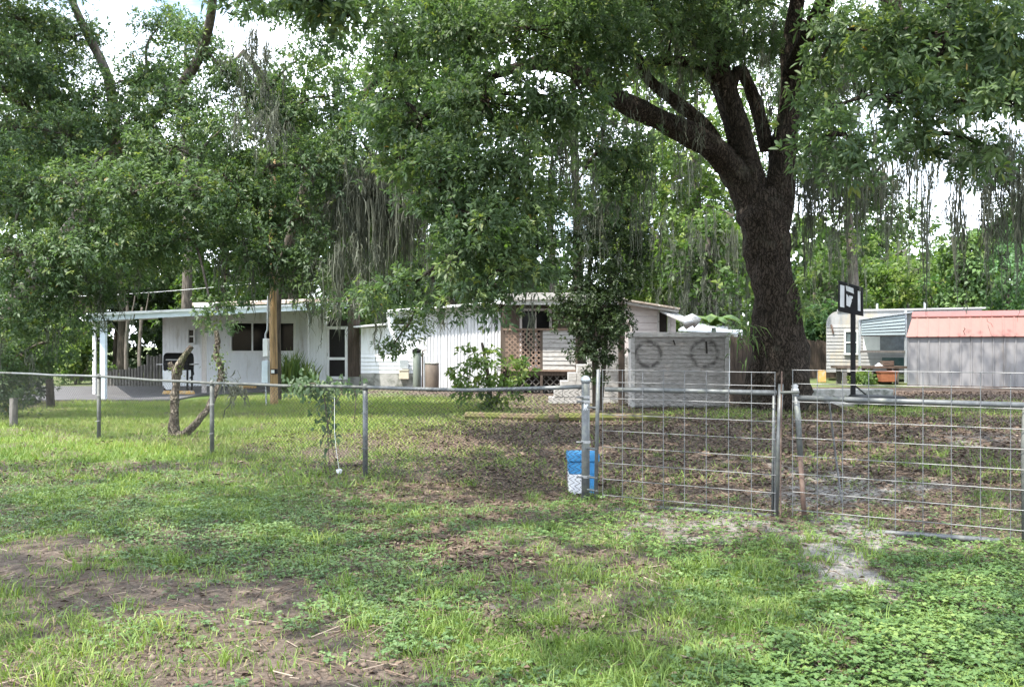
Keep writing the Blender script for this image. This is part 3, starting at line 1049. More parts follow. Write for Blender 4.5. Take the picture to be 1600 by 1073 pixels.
def weed_plants(n, y0, y1, key, leaf, h, per, thr=0.9):
    x, y = sample_ground(n, y0, y1, 0.5)
    k = masks(x, y)
    keep = (rng.random(n) < k[key] * thr) & ~blocked(x, y)
    x, y = x[keep], y[keep]
    m = len(x)
    hh = h * rng.uniform(0.4, 1.5, m) * (0.5 + fbm(x * 3, y * 3 + 5, 2))
    c = np.stack([x, y, gh(x, y) + hh], 1)
    c = np.repeat(c, per, 0)
    a = np.tile(np.arange(per) * 2 * PI / per, m) + np.repeat(rng.uniform(0, 6, m), per) + rng.normal(0, 0.2, m * per)
    ax = np.stack([np.cos(a), np.sin(a), rng.normal(0.15, 0.25, m * per)], 1)
    nr = norm(rng.normal(0, 0.25, (m * per, 3)) + np.array([0, 0, 1.0]))
    s = leaf * rng.uniform(0.6, 1.3, m * per)
    v, f = leaf_quads(c, ax, nr, s, s * 0.85, 0.12, 0.08)
    t = np.clip(np.repeat(rng.normal(0.45, 0.2, m) + (k['n2'][keep] - .5) * .9, per) + rng.normal(0, 0.08, m * per), 0, 1)
    return v, f, t


v, f, t_ = weed_plants(90000, 3.7, 11, 'clov', 0.023, 0.040, 4, 0.75)
tag(npmesh('broadleaf_weeds', v, f, M['weed'], tint=t_), 'low green broadleaf weeds matting the verge', kind='stuff')
v, f, t_ = weed_plants(110000, 3.7, 12, 'blue', 0.021, 0.026, 4, 0.8)
tag(npmesh('creeping_weeds', v, f, M['bluish_weed'], tint=t_), 'blue green creeping weeds on the verge', kind='stuff')

# dry leaves lying on the soil
LV, LF, LT = [], [], []
nb = 0
for (n, y0, y1, L0, pw) in ((60000, 3.7, 11, 0.045, 0.5), (90000, 10, 30, 0.075, 1.0)):
    x, y = sample_ground(n, y0, y1, pw)
    k = masks(x, y)
    keep = rng.random(n) < (0.07 + 0.9 * k['litter'])
    keep &= ~blocked(x, y)
    x, y = x[keep], y[keep]
    m = len(x)
    po = np.stack([x, y, gh(x, y) + rng.uniform(0.002, 0.022, m)], 1)
    a = rng.uniform(0, 2 * PI, m)
    ax = np.stack([np.cos(a), np.sin(a), rng.normal(0, 0.22, m)], 1)
    nr = norm(rng.normal(0, 0.35, (m, 3)) + np.array([0, 0, 1.0]))
    s = L0 * rng.uniform(0.5, 1.35, m)
    v, f = leaf_quads(po, ax, nr, s, s * 0.45, 0.3, 0.0)
    LV.append(v)
    LF.append(f + nb)
    LT.append(np.clip(rng.beta(2, 3.4, m) + 0.02, 0, 1))
    nb += len(v)
tag(npmesh('fallen_leaves', np.concatenate(LV), np.concatenate(LF), M['litter'], tint=np.concatenate(LT)), 'dry brown oak leaves scattered over the soil', kind='stuff')
# twigs and straw
x, y = sample_ground(2600, 3.8, 16, 0.5)
sv, sf_, nb2 = [], [], 0
for i in range(len(x)):
    a = rng.uniform(0, PI)
    L_ = rng.uniform(0.04, 0.22)
    r_ = rng.uniform(0.001, 0.003)
    z = float(gh(x[i], y[i])) + 0.008
    dx, dy = math.cos(a) * L_ / 2, math.sin(a) * L_ / 2
    nxx, nyy = -math.sin(a) * r_, math.cos(a) * r_
    zz_ = z + rng.uniform(0, .02)
    sv += [(x[i] - dx - nxx, y[i] - dy - nyy, z), (x[i] - dx + nxx, y[i] - dy + nyy, z), (x[i] - dx, y[i] - dy, z + 2 * r_), (x[i] + dx - nxx, y[i] + dy - nyy, zz_), (x[i] + dx + nxx, y[i] + dy + nyy, zz_), (x[i] + dx, y[i] + dy, zz_ + 2 * r_)]
    b = i * 6
    sf_ += [(b, b + 3, b + 5, b + 2), (b + 2, b + 5, b + 4, b + 1), (b + 1, b + 4, b + 3, b)]
tag(npmesh('fallen_twigs', np.array(sv), np.array(sf_), M['litter'], tint=np.repeat(rng.uniform(.2, 1, len(x)), 3)), 'small dead twigs and straw lying on the verge', kind='stuff')
# lumps of turned soil on the bare patches
cl = MB()
x, y = sample_ground(6000, 3.8, 8, 0.5)
k = masks(x, y)
keep = rng.random(len(x)) < 0.75 * k['dirt']
cv, cf, nb = [], [], 0
octa = np.array([(1, 0, 0), (0, 1, 0), (-1, 0, 0), (0, -1, 0), (0, 0, 1), (0, 0, -1)], float)
octf = np.array([(0, 1, 4), (1, 2, 4), (2, 3, 4), (3, 0, 4), (1, 0, 5), (2, 1, 5), (3, 2, 5), (0, 3, 5)])
x, y = x[keep], y[keep]
for i in range(len(x)):
    s = rng.gamma(1.6, 0.005)
    s = min(s, 0.028)
    cv.append(octa * s * rng.uniform(0.6, 1.3, (6, 1)) * np.array([1.2, 1, 0.7]) + np.array([x[i], y[i], gh(x[i], y[i]) + 0.002]))
    cf.append(octf + nb)
    nb += 6
M['soil_clod'] = mat('soil_clod', (0.16, 0.125, 0.10), (0.09, 0.07, 0.056), scale=20, rough=0.95, spec=0.1)
tag(npmesh('soil_clods', np.concatenate(cv), np.concatenate(cf), M['soil_clod'], smooth=True), 'crumbs of dark soil on the bare verge', kind='stuff')

# ------------------------------------------------------------------ paving
def slab(name, poly, z, th, material, label):
    mb = MB()
    n = len(poly)
    mb.add([(x, y, z - th) for x, y in poly] + [(x, y, z) for x, y in poly],
           [tuple(range(n, 2 * n))] + [(i, (i + 1) % n, n + (i + 1) % n, n + i) for i in range(n)])
    o = mb.build(name, material)
    return tag(o, label, kind='structure')


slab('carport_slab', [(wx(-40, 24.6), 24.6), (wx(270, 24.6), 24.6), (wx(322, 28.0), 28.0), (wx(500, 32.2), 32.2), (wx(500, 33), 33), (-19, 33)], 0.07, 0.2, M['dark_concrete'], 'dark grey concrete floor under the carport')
slab('court_slab', [(wx(1248, 22.9), 22.9), (wx(1345, 22.9), 22.9), (wx(1345, 26.0), 26.0), (wx(1268, 26.0), 26.0)], 0.06, 0.2, M['concrete'], 'pale concrete pad beside the big oak')
kb = MB().box(wx(1268, 27.4), wx(1392, 27.4), 27.2, 27.7, -0.05, 0.22)
tag(kb.build('kerb', M['stained_concrete'], bevel=0.02), 'low concrete kerb behind the pad', kind='structure')


# ------------------------------------------------------------------ house
HX, HYY = wx(480, 33), 33.0
house = thing('house', 'long low white house with carport, screen door and lattice porch', 'house', (wx(480, 33), 33, 0))


def ribbed(mb, x0, x1, z0, z1, y, pitch, depth, back=0.10, duty=0.45):
    """vertical-groove cladding facing -y"""
    n = max(1, int(round((x1 - x0) / pitch)))
    p = (x1 - x0) / n
    mb.box(x0, x1, y, y + back, z0, z1)
    for i in range(n):
        a = x0 + i * p + p * (1 - duty) / 2
        mb.box(a, a + p * duty, y - depth, y + 0.002, z0 + 0.002, z1 - 0.002)
    return mb


def window(parent, x0, x1, z0, z1, y, cols=1, rows=1, fr=0.06, material=None, glass=None, proud=0.04):
    mb = MB()
    mb.box(x0, x0 + fr, y - proud, y + 0.05, z0, z1)
    mb.box(x1 - fr, x1, y - proud, y + 0.05, z0, z1)
    mb.box(x0 + fr, x1 - fr, y - proud, y + 0.05, z1 - fr, z1)
    mb.box(x0 + fr, x1 - fr, y - proud - 0.01, y + 0.05, z0, z0 + fr)
    o = mb.build('window', material or M['white_trim'], parent)
    cw = (x1 - x0 - 2 * fr) / cols
    rh = (z1 - z0 - 2 * fr) / rows
    for i in range(cols):
        for j in range(rows):
            a = x0 + fr + i * cw
            b = z0 + fr + j * rh
            MB().box(a + 0.012, a + cw - 0.012, y + 0.015, y + 0.03, b + 0.012, b + rh - 0.012).build('pane', glass or M['glass'], o)
    for i in range(1, cols):
        a = x0 + fr + i * cw
        MB().box(a - 0.025, a + 0.025, y - proud + 0.01, y + 0.045, z0 + fr, z1 - fr).build('mullion', material or M['white_trim'], o)
    for j in range(1, rows):
        b = z0 + fr + j * rh
        MB().box(x0 + fr, x1 - fr, y - proud + 0.013, y + 0.042, b - 0.022, b + 0.022).build('mullion', material or M['white_trim'], o)
    return o


D = 33.0
xa, xb = wx(254, D), wx(477, D)
z_sill, z_head = wz(551, D), wz(502, D)
x_w0, x_w1 = wx(359, D), wx(462, D)
zt = 2.75
mb = MB()
P_ = 0.14
ribbed(mb, xa, x_w0, 0.05, zt, D, P_, 0.006)
ribbed(mb, x_w1, xb, 0.05, zt, D, P_, 0.006)
ribbed(mb, x_w0, x_w1, 0.05, z_sill, D, P_, 0.006)
ribbed(mb, x_w0, x_w1, z_head, zt, D, P_, 0.006)
mb.box(xa, xa + 0.1, D + 0.1, 39, 0.05, zt)
mb.build('front_wall', M['white_siding'], house)
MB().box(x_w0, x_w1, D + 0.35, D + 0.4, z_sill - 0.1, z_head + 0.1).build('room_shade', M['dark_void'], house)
window(house, x_w0, x_w1, z_sill, z_head, D, cols=3, fr=0.07)
window(house, wx(294, D), wx(306, D), wz(538, D), wz(513, D), D - 0.07, rows=2, fr=0.05)
# entry wall, door, recess
ribbed(MB(), wx(478, D) , wx(512, D), 0.05, 3.0, D - 0.25, 0.10, 0.012).build('entry_wall', M['white_siding'], house)
xd0, xd1 = wx(512.5, D), wx(545, D)
zd0, zd1 = wz(592, D), wz(510, D)
dm = MB()
yD = D - 0.22
dm.box(xd0, xd0 + 0.09, yD - 0.05, yD + 0.05, zd0, zd1)
dm.box(xd1 - 0.09, xd1, yD - 0.05, yD + 0.05, zd0, zd1)
dm.box(xd0 + 0.09, xd1 - 0.09, yD - 0.05, yD + 0.05, zd1 - 0.10, zd1)
dm.box(xd0 + 0.09, xd1 - 0.09, yD - 0.05, yD + 0.05, zd0, zd0 + 0.10)
dm.box(xd0 + 0.09, xd1 - 0.09, yD - 0.045, yD + 0.045, wz(562, D), wz(558, D))
door = dm.build('screen_door', M['white_trim'], house)
MB().box(xd0 + 0.092, xd1 - 0.092, yD, yD + 0.015, zd0 + 0.102, wz(562, D)).build('screen', M['screen'], door)
MB().box(xd0 + 0.092, xd1 - 0.092, yD, yD + 0.015, wz(558, D), zd1 - 0.102).build('screen', M['screen'], door)
MB().tube([(xd0 + 0.045, yD - 0.05, wz(556, D)), (xd0 + 0.045, yD - 0.09, wz(556, D)), (xd0 + 0.045, yD - 0.09, wz(551, D))], 0.012, 6).build('handle', M['grey_metal'], door)
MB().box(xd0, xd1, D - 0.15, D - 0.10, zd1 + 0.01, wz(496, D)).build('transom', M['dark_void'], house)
MB().box(xd0, xd1, D - 0.3, D + 0.3, 0.0, zd0 - 0.01).build('door_step', M['stained_concrete'], house)
mb = MB()
for i in range(5):
    x0 = wx(545, D) + i * 0.082
    mb = MB().box(x0, x0 + 0.078, D - 0.2, D - 0.16, wz(588, D), 2.9)
    mb.build('plank', M['brown_wood'], house)
MB().box(wx(545, D), wx(564, D), D - 0.22, D + 0.1, 0.0, wz(588.5, D)).build('foundation', M['stained_concrete'], house)
# gutter pipe
gp = MB().tube([(wx(483, D), D - 0.45, wz(489, D)), (wx(484.5, D), D - 0.36, wz(498, D)), (wx(484.5, D), D - 0.36, 0.12), (wx(485, D), D - 0.6, 0.08)], 0.04, 8)
gp.build('downpipe', M['white_trim'], house, smooth=True)
# carport + house roof: low pitch, rising to the right
r_fl = np.array([wx(138, 24.6), 24.6, 2.22])
r_fr = np.array([wx(547, 31.6), 31.6, 2.86])
r_br = np.array([wx(560, 38), 39.0, 3.20])
r_bl = np.array([wx(100, 34), 35.0, 2.42])
up = np.array([0, 0, 0.10])
rf = MB().hexa([r_fl, r_fr, r_br, r_bl, r_fl + up, r_fr + up, r_br + up, r_bl + up]).build('roof', M['roof_leaf'], house)
f1 = MB().bar(r_fl + [0, -0.03, 0.0], r_fr + [0, -0.03, 0.0], 0.03, 0.15).build('fascia', M['blue_trim'], rf)
f2 = MB().bar(r_fl + [0, -0.06, 0.10], r_fr + [0, -0.06, 0.10], 0.08, 0.07).build('gutter', M['white_trim'], rf)
MB().bar(r_fl + [-0.02, 0, 0.02], r_bl + [-0.02, 0, 0.02], 0.03, 0.14).build('fascia', M['white_trim'], rf)
# ceiling joists under the carport roof
for i in range(7):
    t0 = (i + 0.5) / 12
    a = r_fl + (r_fr - r_fl) * t0 - np.array([0, -0.2, 0.05])
    b = r_bl + (r_br - r_bl) * t0 - np.array([0, 0.2, 0.05])
    MB().bar(a, b, 0.05, 0.09).build('joist', M['white_trim'], rf)
# second roof layer seen above the eave
s0, s1 = W(306, 477, 35), W(345, 474, 35)
MB().hexa([W(305, 479, 35.5), W(560, 470, 36.5), W(560, 468, 39) , W(300, 477, 39), W(305, 475, 35.5), W(560, 466, 36.5), W(560, 464, 39), W(300, 473, 39)]).build('ridge_roof', M['roof_leaf'], house)
MB().bar(W(304, 477, 35.4), W(344, 475.5, 35.4), 0.05, 0.14).build('fascia', M['white_trim'], house)
# carport posts
MB().box(wx(156, 25), wx(164, 25), 25.0, 25.14, 0.07, 2.22).build('post', M['blue_trim'], house)
MB().box(wx(144.5, 27.4), wx(149, 27.4), 27.4, 27.5, 0.07, 2.3).build('post', M['white_trim'], house)
MB().box(wx(315, 28.2), wx(321, 28.2), 28.2, 28.32, 0.07, 2.5).build('post', M['pinkish_paint'], house)

# ---- the plain wing: smooth part, planked skirting, then corrugated cladding
D2 = 32.4
xw = [wx(564, D2), wx(604, D2), wx(657, D2), wx(783, D2)]
MB().box(xw[0], xw[1], D2, D2 + 0.12, wz(553, D2), wz(512, D2)).build('wing_wall', M['white_siding'], house)
MB().box(xw[1] + 0.003, xw[2], D2, D2 + 0.12, wz(553, D2), wz(488, D2)).build('wing_wall', M['white_siding'], house)
pz = np.linspace(wz(583, D2), wz(553, D2), 6)
for i in range(5):
    q = MB()
    zz0, zz1 = pz[i] + 0.004, pz[i + 1] - 0.004
    q.hexa([(xw[0], D2 - 0.035, zz0), (xw[2], D2 - 0.035, zz0), (xw[2], D2 + 0.05, zz0), (xw[0], D2 + 0.05, zz0),
            (xw[0], D2 - 0.012, zz1), (xw[2], D2 - 0.012, zz1), (xw[2], D2 + 0.05, zz1), (xw[0], D2 + 0.05, zz1)])
    q.build('plank', M['white_siding'], house)
MB().box(xw[0], xw[2], D2 - 0.05, D2 + 0.12, -0.05, wz(583.4, D2)).build('foundation', M['stained_concrete'], house)
window(house, wx(614, D2), wx(635, D2), wz(509, D2), wz(496, D2), D2 - 0.06, fr=0.04, glass=M['screen'])
# corrugated sheets, each a panel, rising top edge
nps = 6
for i in range(nps):
    a = xw[2] + 0.004 + (xw[3] - xw[2]) * i / nps
    b = xw[2] + (xw[3] - xw[2]) * (i + 1) / nps - 0.004
    zt_ = wz(482, D2) + (wz(474, D2) - wz(482, D2)) * (i + 0.5) / nps
    mb = MB()
    m_ = 4
    for j in range(m_):
        c0 = a + (b - a) * j / m_
        c1 = a + (b - a) * (j + 1) / m_
        w4 = (c1 - c0) / 4
        y0, y1 = D2 + 0.0, D2 - 0.03
        xsn = [c0, c0 + w4 * 1.6, c0 + w4 * 2, c0 + w4 * 3.6, c1]
        yy_ = [y0, y0, y1, y1, y0]
        for k in range(4):
            mb.add([(xsn[k], yy_[k], 0.02), (xsn[k + 1], yy_[k + 1], 0.02), (xsn[k + 1], yy_[k + 1], zt_), (xsn[k], yy_[k], zt_),
                    (xsn[k], yy_[k] + 0.02, 0.02), (xsn[k + 1], yy_[k + 1] + 0.02, 0.02), (xsn[k + 1], yy_[k + 1] + 0.02, zt_), (xsn[k], yy_[k] + 0.02, zt_)],
                   [(0, 1, 2, 3), (5, 4, 7, 6), (3, 2, 6, 7), (0, 4, 5, 1)])
    mb.build('corrugated_panel', M['white_metal'], house)
MB().box(xw[3] - 0.02, xw[3] + 0.06, D2 - 0.08, 38, 0.0, wz(474, D2)).build('side_wall', M['brown_wood'], house)
MB().hexa([(xw[0] - 0.2, D2 - 0.4, wz(512, D2)), (xw[1], D2 - 0.4, wz(508, D2)), (xw[1], 37, wz(508, D2)), (xw[0] - 0.2, 37, wz(512, D2)),
           (xw[0] - 0.2, D2 - 0.4, wz(510, D2)), (xw[1], D2 - 0.4, wz(505, D2)), (xw[1], 37, wz(505, D2)), (xw[0] - 0.2, 37, wz(510, D2))]).build('wing_roof', M['white_trim'], house)
MB().hexa([(xw[1] + 0.01, D2 - 0.4, wz(488, D2)), (xw[3] + 0.3, D2 - 0.4, wz(474, D2)), (xw[3] + 0.3, 37, wz(474, D2) + .1), (xw[1] + 0.01, 37, wz(488, D2) + .1),
           (xw[1] + 0.01, D2 - 0.4, wz(485, D2)), (xw[3] + 0.3, D2 - 0.4, wz(470, D2)), (xw[3] + 0.3, 37, wz(470, D2) + .1), (xw[1] + 0.01, 37, wz(485, D2) + .1)]).build('wing_roof', M['white_trim'], house)

# ---- porch
DP = 29.0
zdk = wz(580, DP)
px0, px1 = wx(786, DP), wx(972, DP)
MB().box(px0, px1, DP, 33.5, zdk - 0.14, zdk).build('porch_deck', M['brown_wood'], house)
MB().box(px0, px1, 32.3, 32.4, zdk, 3.1).build('porch_back_wall', M['brown_wood'], house)
window(house, wx(812, 32.2), wx(862, 32.2), zdk + 0.02, wz(482, 32.2), 32.2, cols=2, fr=0.08, material=M['pinkish_paint'], proud=0.05)
pr = MB().hexa([(px0, DP - 0.6, 3.02), (px1, DP - 0.6, 3.02), (px1, 34, 3.15), (px0, 34, 3.15), (px0, DP - 0.6, 3.10), (px1, DP - 0.6, 3.10), (px1, 34, 3.23), (px0, 34, 3.23)]).build('porch_roof', M['grey_tin'], house)
MB().box(px0, px1, DP - 0.66, DP - 0.605, 2.90, 3.12).build('fascia', M['aged_paint'], pr)
MB().box(px0, px1, DP - 0.50, DP - 0.40, 2.76, 2.90).build('beam', M['white_trim'], pr)
for (pxx, dd) in ((787, 0.0), (846, -0.02), (900, -0.02)):
    MB().box(wx(pxx - 2, DP), wx(pxx + 2, DP), DP + dd, DP + dd + 0.09, 0.0, wz(513, DP) if pxx > 800 else 2.9).build('post', M['brown_wood'], house)
lat = MB().bar((wx(786, DP), DP - 0.03, wz(514.5, DP)), (wx(900, DP), DP - 0.03, wz(514.5, DP)), 0.10, 0.06).build('lattice_panel', M['lattice_wood'], house)
MB().bar((wx(788, DP), DP - 0.03, wz(578, DP)), (wx(902, DP), DP - 0.03, wz(579, DP)), 0.08, 0.06).build('rail', M['lattice_wood'], lat)
lx0, lx1, lz0, lz1 = wx(790, DP), wx(844, DP), wz(577, DP), wz(516, DP)


def diag(x0, x1, z0, z1, pitch, y, wid, sgn, nm, parent, material):
    """clipped diagonal slats across a rectangle"""
    h = z1 - z0
    s = x0 - h
    while s < x1:
        a, b = (s, z0), (s + h, z1)
        if a[0] < x0:
            a = (x0, z0 + (x0 - s))
        if b[0] > x1:
            b = (x1, z0 + (x1 - s))
        if b[0] - a[0] > 0.04:
            A, B = a, b
            if sgn < 0:
                A, B = (x0 + x1 - a[0], a[1]), (x0 + x1 - b[0], b[1])
            MB().bar((A[0], y, A[1]), (B[0], y, B[1]), 0.008, wid, up=(-(B[1] - A[1]) * 1.0, 0, (B[0] - A[0]))).build(nm, material, parent)
        s += pitch


diag(lx0, lx1, lz0, lz1, 0.165, DP - 0.01, 0.045, 1, 'slat', lat, M['lattice_wood'])
diag(lx0, lx1, lz0, lz1, 0.165, DP - 0.02, 0.045, -1, 'slat', lat, M['lattice_wood'])
pp = MB().box(wx(848, DP), wx(899, DP), DP + 0.02, DP + 0.05, wz(576, DP), wz(517, DP)).build('porch_panel', M['brown_wood'], house)
n_ = 9
zz = np.linspace(wz(577, DP), wz(516, DP), n_ + 1)
for i in range(n_):
    sag = 0.03 if i == 0 else 0.0
    q = MB()
    a, b = wx(848, DP), wx(899, DP)
    z0, z1 = zz[i] + 0.006, zz[i + 1] - 0.006
    q.hexa([(a, DP - 0.03, z0 - sag * 0.3), (b, DP - 0.03, z0 - sag), (b, DP + 0.015, z0 - sag), (a, DP + 0.015, z0 - sag * .3), (a, DP - 0.015, z1 - sag * .3), (b, DP - 0.015, z1 - sag), (b, DP + 0.015, z1 - sag), (a, DP + 0.015, z1 - sag * .3)])
    q.build('plank', M['aged_paint'], pp)
# diamond mesh skirt under the deck
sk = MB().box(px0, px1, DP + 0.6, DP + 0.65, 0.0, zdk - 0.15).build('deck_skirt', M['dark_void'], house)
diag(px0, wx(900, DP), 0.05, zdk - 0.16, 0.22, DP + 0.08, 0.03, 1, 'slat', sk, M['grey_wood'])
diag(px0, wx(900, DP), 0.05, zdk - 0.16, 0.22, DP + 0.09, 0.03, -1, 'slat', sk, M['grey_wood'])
# brush-on plank gable right of the porch
DG = 28.2
gx0, gx1 = wx(972, DG), wx(1029, DG)
zr0, zr1 = wz(473, DG), wz(487, DG)
gz_ = np.linspace(0.6, wz(484, DG), 11)
for i in range(10):
    MB().box(gx0, gx1, DG + 0.001 * (i % 2), DG + 0.05, gz_[i] + 0.005, gz_[i + 1] - 0.005).build('plank', M['pinkish_paint'], house)
gr = MB().hexa([(gx0, DG + .01, gz_[-1]), (gx1, DG + .01, gz_[-1]), (gx1, DG + 0.05, gz_[-1]), (gx0, DG + 0.05, gz_[-1]),
                (gx0, DG + .01, zr0 - .04), (gx1, DG + .01, zr0 - 0.06 - (zr0 - zr1) * .62), (gx1, DG + 0.05, zr0 - .06 - (zr0 - zr1) * .62), (gx0, DG + 0.05, zr0 - .04)]).build('gable', M['pinkish_paint'], house)
MB().box(gx0, gx1, DG + 0.06, DG + 0.1, 0.3, gz_[-1]).build('gable_backing', M['brown_wood'], house)
MB().bar((wx(972, DG), DG - 0.15, zr0), (wx(1057, DG), DG - 0.15, zr1), 0.5, 0.09).build('eave', M['aged_paint'], house)
MB().bar((wx(972, DG), DG - 0.15, zr0 + .075), (wx(1058, DG), DG - 0.15, zr1 + .075), 0.7, 0.05).build('gable_roof', M['roof_leaf'], house)
MB().box(wx(1029.5, DG), wx(1043, DG), DG + 0.1, DG + 0.14, 0.6, wz(487, DG)).build('opening', M['dark_void'], house)
MB().box(wx(1027, DG), wx(1030, DG), DG - 0.03, DG + 0.05, 0.6, wz(486, DG)).build('window_post', M['aged_paint'], house)
MB().box(wx(1043, DG), wx(1047, DG), DG - 0.03, DG + 0.05, 0.6, wz(487, DG)).build('window_post', M['aged_paint'], house)
MB().box(wx(1047.5, DG), wx(1056, DG), DG - 0.0, DG + 0.05, 0.6, wz(488, DG)).build('corner_board', M['pinkish_paint'], house)
# window awning sticking out to the right
aw = MB().hexa([W(1031, 487.5, 28.0), W(1070, 505.5, 27.2), W(1084, 503, 27.6), W(1048, 487, 28.1), W(1031, 486, 28.0), W(1070, 503.5, 27.2), W(1084, 501, 27.6), W(1048, 485.5, 28.1)]).build('awning', M['trailer_white'], house)
for i in range(4):
    t0 = (i + .5) / 4
    a = W(1031, 485.7, 28.0) * (1 - t0) + W(1048, 485.2, 28.1) * t0
    b = W(1070, 503.2, 27.2) * (1 - t0) + W(1084, 500.7, 27.6) * t0
    MB().bar(a, b, 0.05, 0.02).build('rib', M['white_trim'], aw)

# little boxes and tanks along the wing wall
bx = thing('meter_box', 'beige utility boxes on the white wing wall', 'utility box', (wx(630, 32), 32.2, 0.6))
MB().box(wx(624, 32.2), wx(639, 32.2), 32.10, 32.32, wz(592, 32.2), wz(577, 32.2)).build('lower_box', M['beige'], bx, bevel=0.01)
MB().box(wx(625, 32.2), wx(638, 32.2), 32.14, 32.32, wz(576, 32.2), wz(562, 32.2)).build('upper_box', M['grey_tin'], bx, bevel=0.01)
MB().box(wx(624.5, 32.2), wx(638.5, 32.2), 32.08, 32.095, wz(579, 32.2), wz(577.4, 32.2)).build('lid_lip', M['beige'], bx)
tk = thing('water_softener', 'slim dark green tank with black head by the white wing', 'tank', (wx(651, 31), 31, 0))
MB().lathe(wx(651, 31), 31, [(0.10, 0.0), (0.125, 0.04), (0.125, wz(552, 31)), (0.10, wz(549, 31))], 16).build('tank_body', M['green_tank'], tk, smooth=True)
MB().lathe(wx(651, 31), 31, [(0.13, wz(551, 31)), (0.15, wz(550, 31)), (0.15, wz(546, 31)), (0.06, wz(544.5, 31))], 16).build('head', M['black'], tk, smooth=True)
pip = thing('well_pipes', 'thin standing water pipes beside the slim green tank', 'pipe', (wx(659, 31), 31, 0))
for (pxx, pt) in ((657, 552), (660, 548), (663, 556)):
    MB().tube([(wx(pxx, 31), 31.05, 0), (wx(pxx, 31), 31.05, wz(pt, 31)), (wx(pxx + 6, 31), 31.05, wz(pt - 1, 31))], 0.025, 6).build('pipe', M['rust'] if pxx == 660 else M['grey_tin'], pip)
br = thing('barrel', 'squat brown barrel standing right of the slim green tank', 'barrel', (wx(675, 30.5), 30.5, 0))
MB().lathe(wx(675, 30.5), 30.5, [(0.20, 0.0), (0.225, 0.05), (0.232, wz(585, 30.5)), (0.225, wz(568, 30.5)), (0.20, wz(567, 30.5))], 20).build('drum', M['barrel'], br, smooth=True)
MB().lathe(wx(675, 30.5), 30.5, [(0.236, wz(568.5, 30.5)), (0.236, wz(566.6, 30.5)), (0.18, wz(566.2, 30.5))], 20).build('rim', M['stained_concrete'], br, smooth=True)

# ------------------------------------------------------------------ stepped block wall beside the porch
DS = 24.0
stw = thing('stepped_wall', 'white painted block wall stepping up beside the porch', 'wall', (wx(930, DS), DS, 0))
left_edge = [858, 866, 876, 888, 902, 918, 934, 948]
rows_y = np.linspace(633, 531, 9)
for i in range(8):
    z0, z1 = max(wz(rows_y[i], DS), 0.0), wz(rows_y[i + 1], DS)
    x0, x1 = wx(left_edge[i], DS), wx(984 if i < 6 else 969, DS)
    xx = x0
    first = True
    while xx < x1 - 0.03:
        L_ = 0.40 if not (first and i % 2) else 0.22
        first = False
        xe = min(xx + L_, x1)
        j = random.uniform(-0.008, 0.008)
        MB().box(xx + 0.004, xe - 0.004, DS + j, DS + 0.5, z0 + 0.005, z1 - 0.003).build('block', M['aged_paint'], stw, bevel=0.008)
        xx = xe
MB().box(wx(880, DS), wx(983, DS), DS + 0.03, DS + 0.47, 0.0, wz(600, DS)).build('mortar', M['stained_concrete'], stw)

post = thing('wooden_post', 'tall weathered dark brown post between stepped wall and ringed wall', 'post', (wx(970.5, 23.3), 23.3, 0))
MB().box(wx(966, 23.3), wx(975.5, 23.3), 23.2, 23.36, 0, wz(467, 23.3)).build('shaft', M['brown_wood'], post, bevel=0.01)
wh = MB()
a_ = [W(984 + 5 * math.cos(t) , 517 + 11 * math.sin(t), 23.0) for t in np.linspace(0, 2 * PI, 18)]
wh.tube(a_, 0.012, 5)
tag(wh.build('hoop', M['rust'], origin=W(984, 517, 23.0)), 'small rusty hoop hung on the tall brown post', 'hoop')

# ------------------------------------------------------------------ white board wall with two sooty rings
DB = 22.6
bw = thing('ringed_wall', 'white peeling plank wall with two sooty circles on it', 'wall', (wx(1060, DB), DB, 0))
bx0, bx1 = wx(985.5, DB), wx(1139, DB)
zz = np.linspace(0.03, wz(527, DB), 17)
for i in range(16):
    j = random.uniform(-0.006, 0.006)
    MB().box(bx0 + 0.10, bx1 - 0.10, DB + j, DB + 0.05, zz[i] + 0.003, zz[i + 1] - 0.003).build('plank', M['ringed'], bw, bevel=0.004)
MB().box(bx0 + 0.05, bx1 - 0.05, DB + 0.055, DB + 0.5, 0.0, wz(527, DB)).build('core', M['stained_concrete'], bw)
MB().box(bx0, bx0 + 0.098, DB - 0.03, DB + 0.5, 0.0, wz(527.5, DB)).build('corner_board', M['aged_paint'], bw, bevel=0.006)
MB().box(bx1 - 0.098, bx1, DB - 0.03, DB + 0.5, 0.0, wz(527.5, DB)).build('corner_board', M['aged_paint'], bw, bevel=0.006)
MB().box(bx0 - 0.03, bx1 + 0.03, DB - 0.06, DB + 0.55, wz(527, DB) + 0.003, wz(519, DB)).build('cap_board', M['aged_paint'], bw, bevel=0.01)
MB().bar(W(1103.5, 533, DB - 0.04), W(1104.5, 552, DB - 0.04), 0.04, 0.02, up=(0, 1, 0)).build('peg', M['dark_void'], bw)
MB().bar(W(1052, 531, DB - 0.04), W(1055, 539, DB - 0.04), 0.03, 0.02, up=(0, 1, 0)).build('peg', M['dark_void'], bw)
dk = thing('plank_screen', 'dark brown plank screen between ringed wall and big oak', 'screen', (wx(1160, 24), 24, 0))
for i in range(7):
    a = wx(1141, 24) + i * 0.105
    MB().box(a, a + 0.095, 24 + 0.004 * (i % 2), 24.05, 0, wz(524 + 2 * (i % 3), 24)).build('plank', M['brown_wood'], dk)
MB().box(wx(1141, 24), wx(1186, 24), 23.94, 23.998, 0.5, 0.58).build('rail', M['brown_wood'], dk)

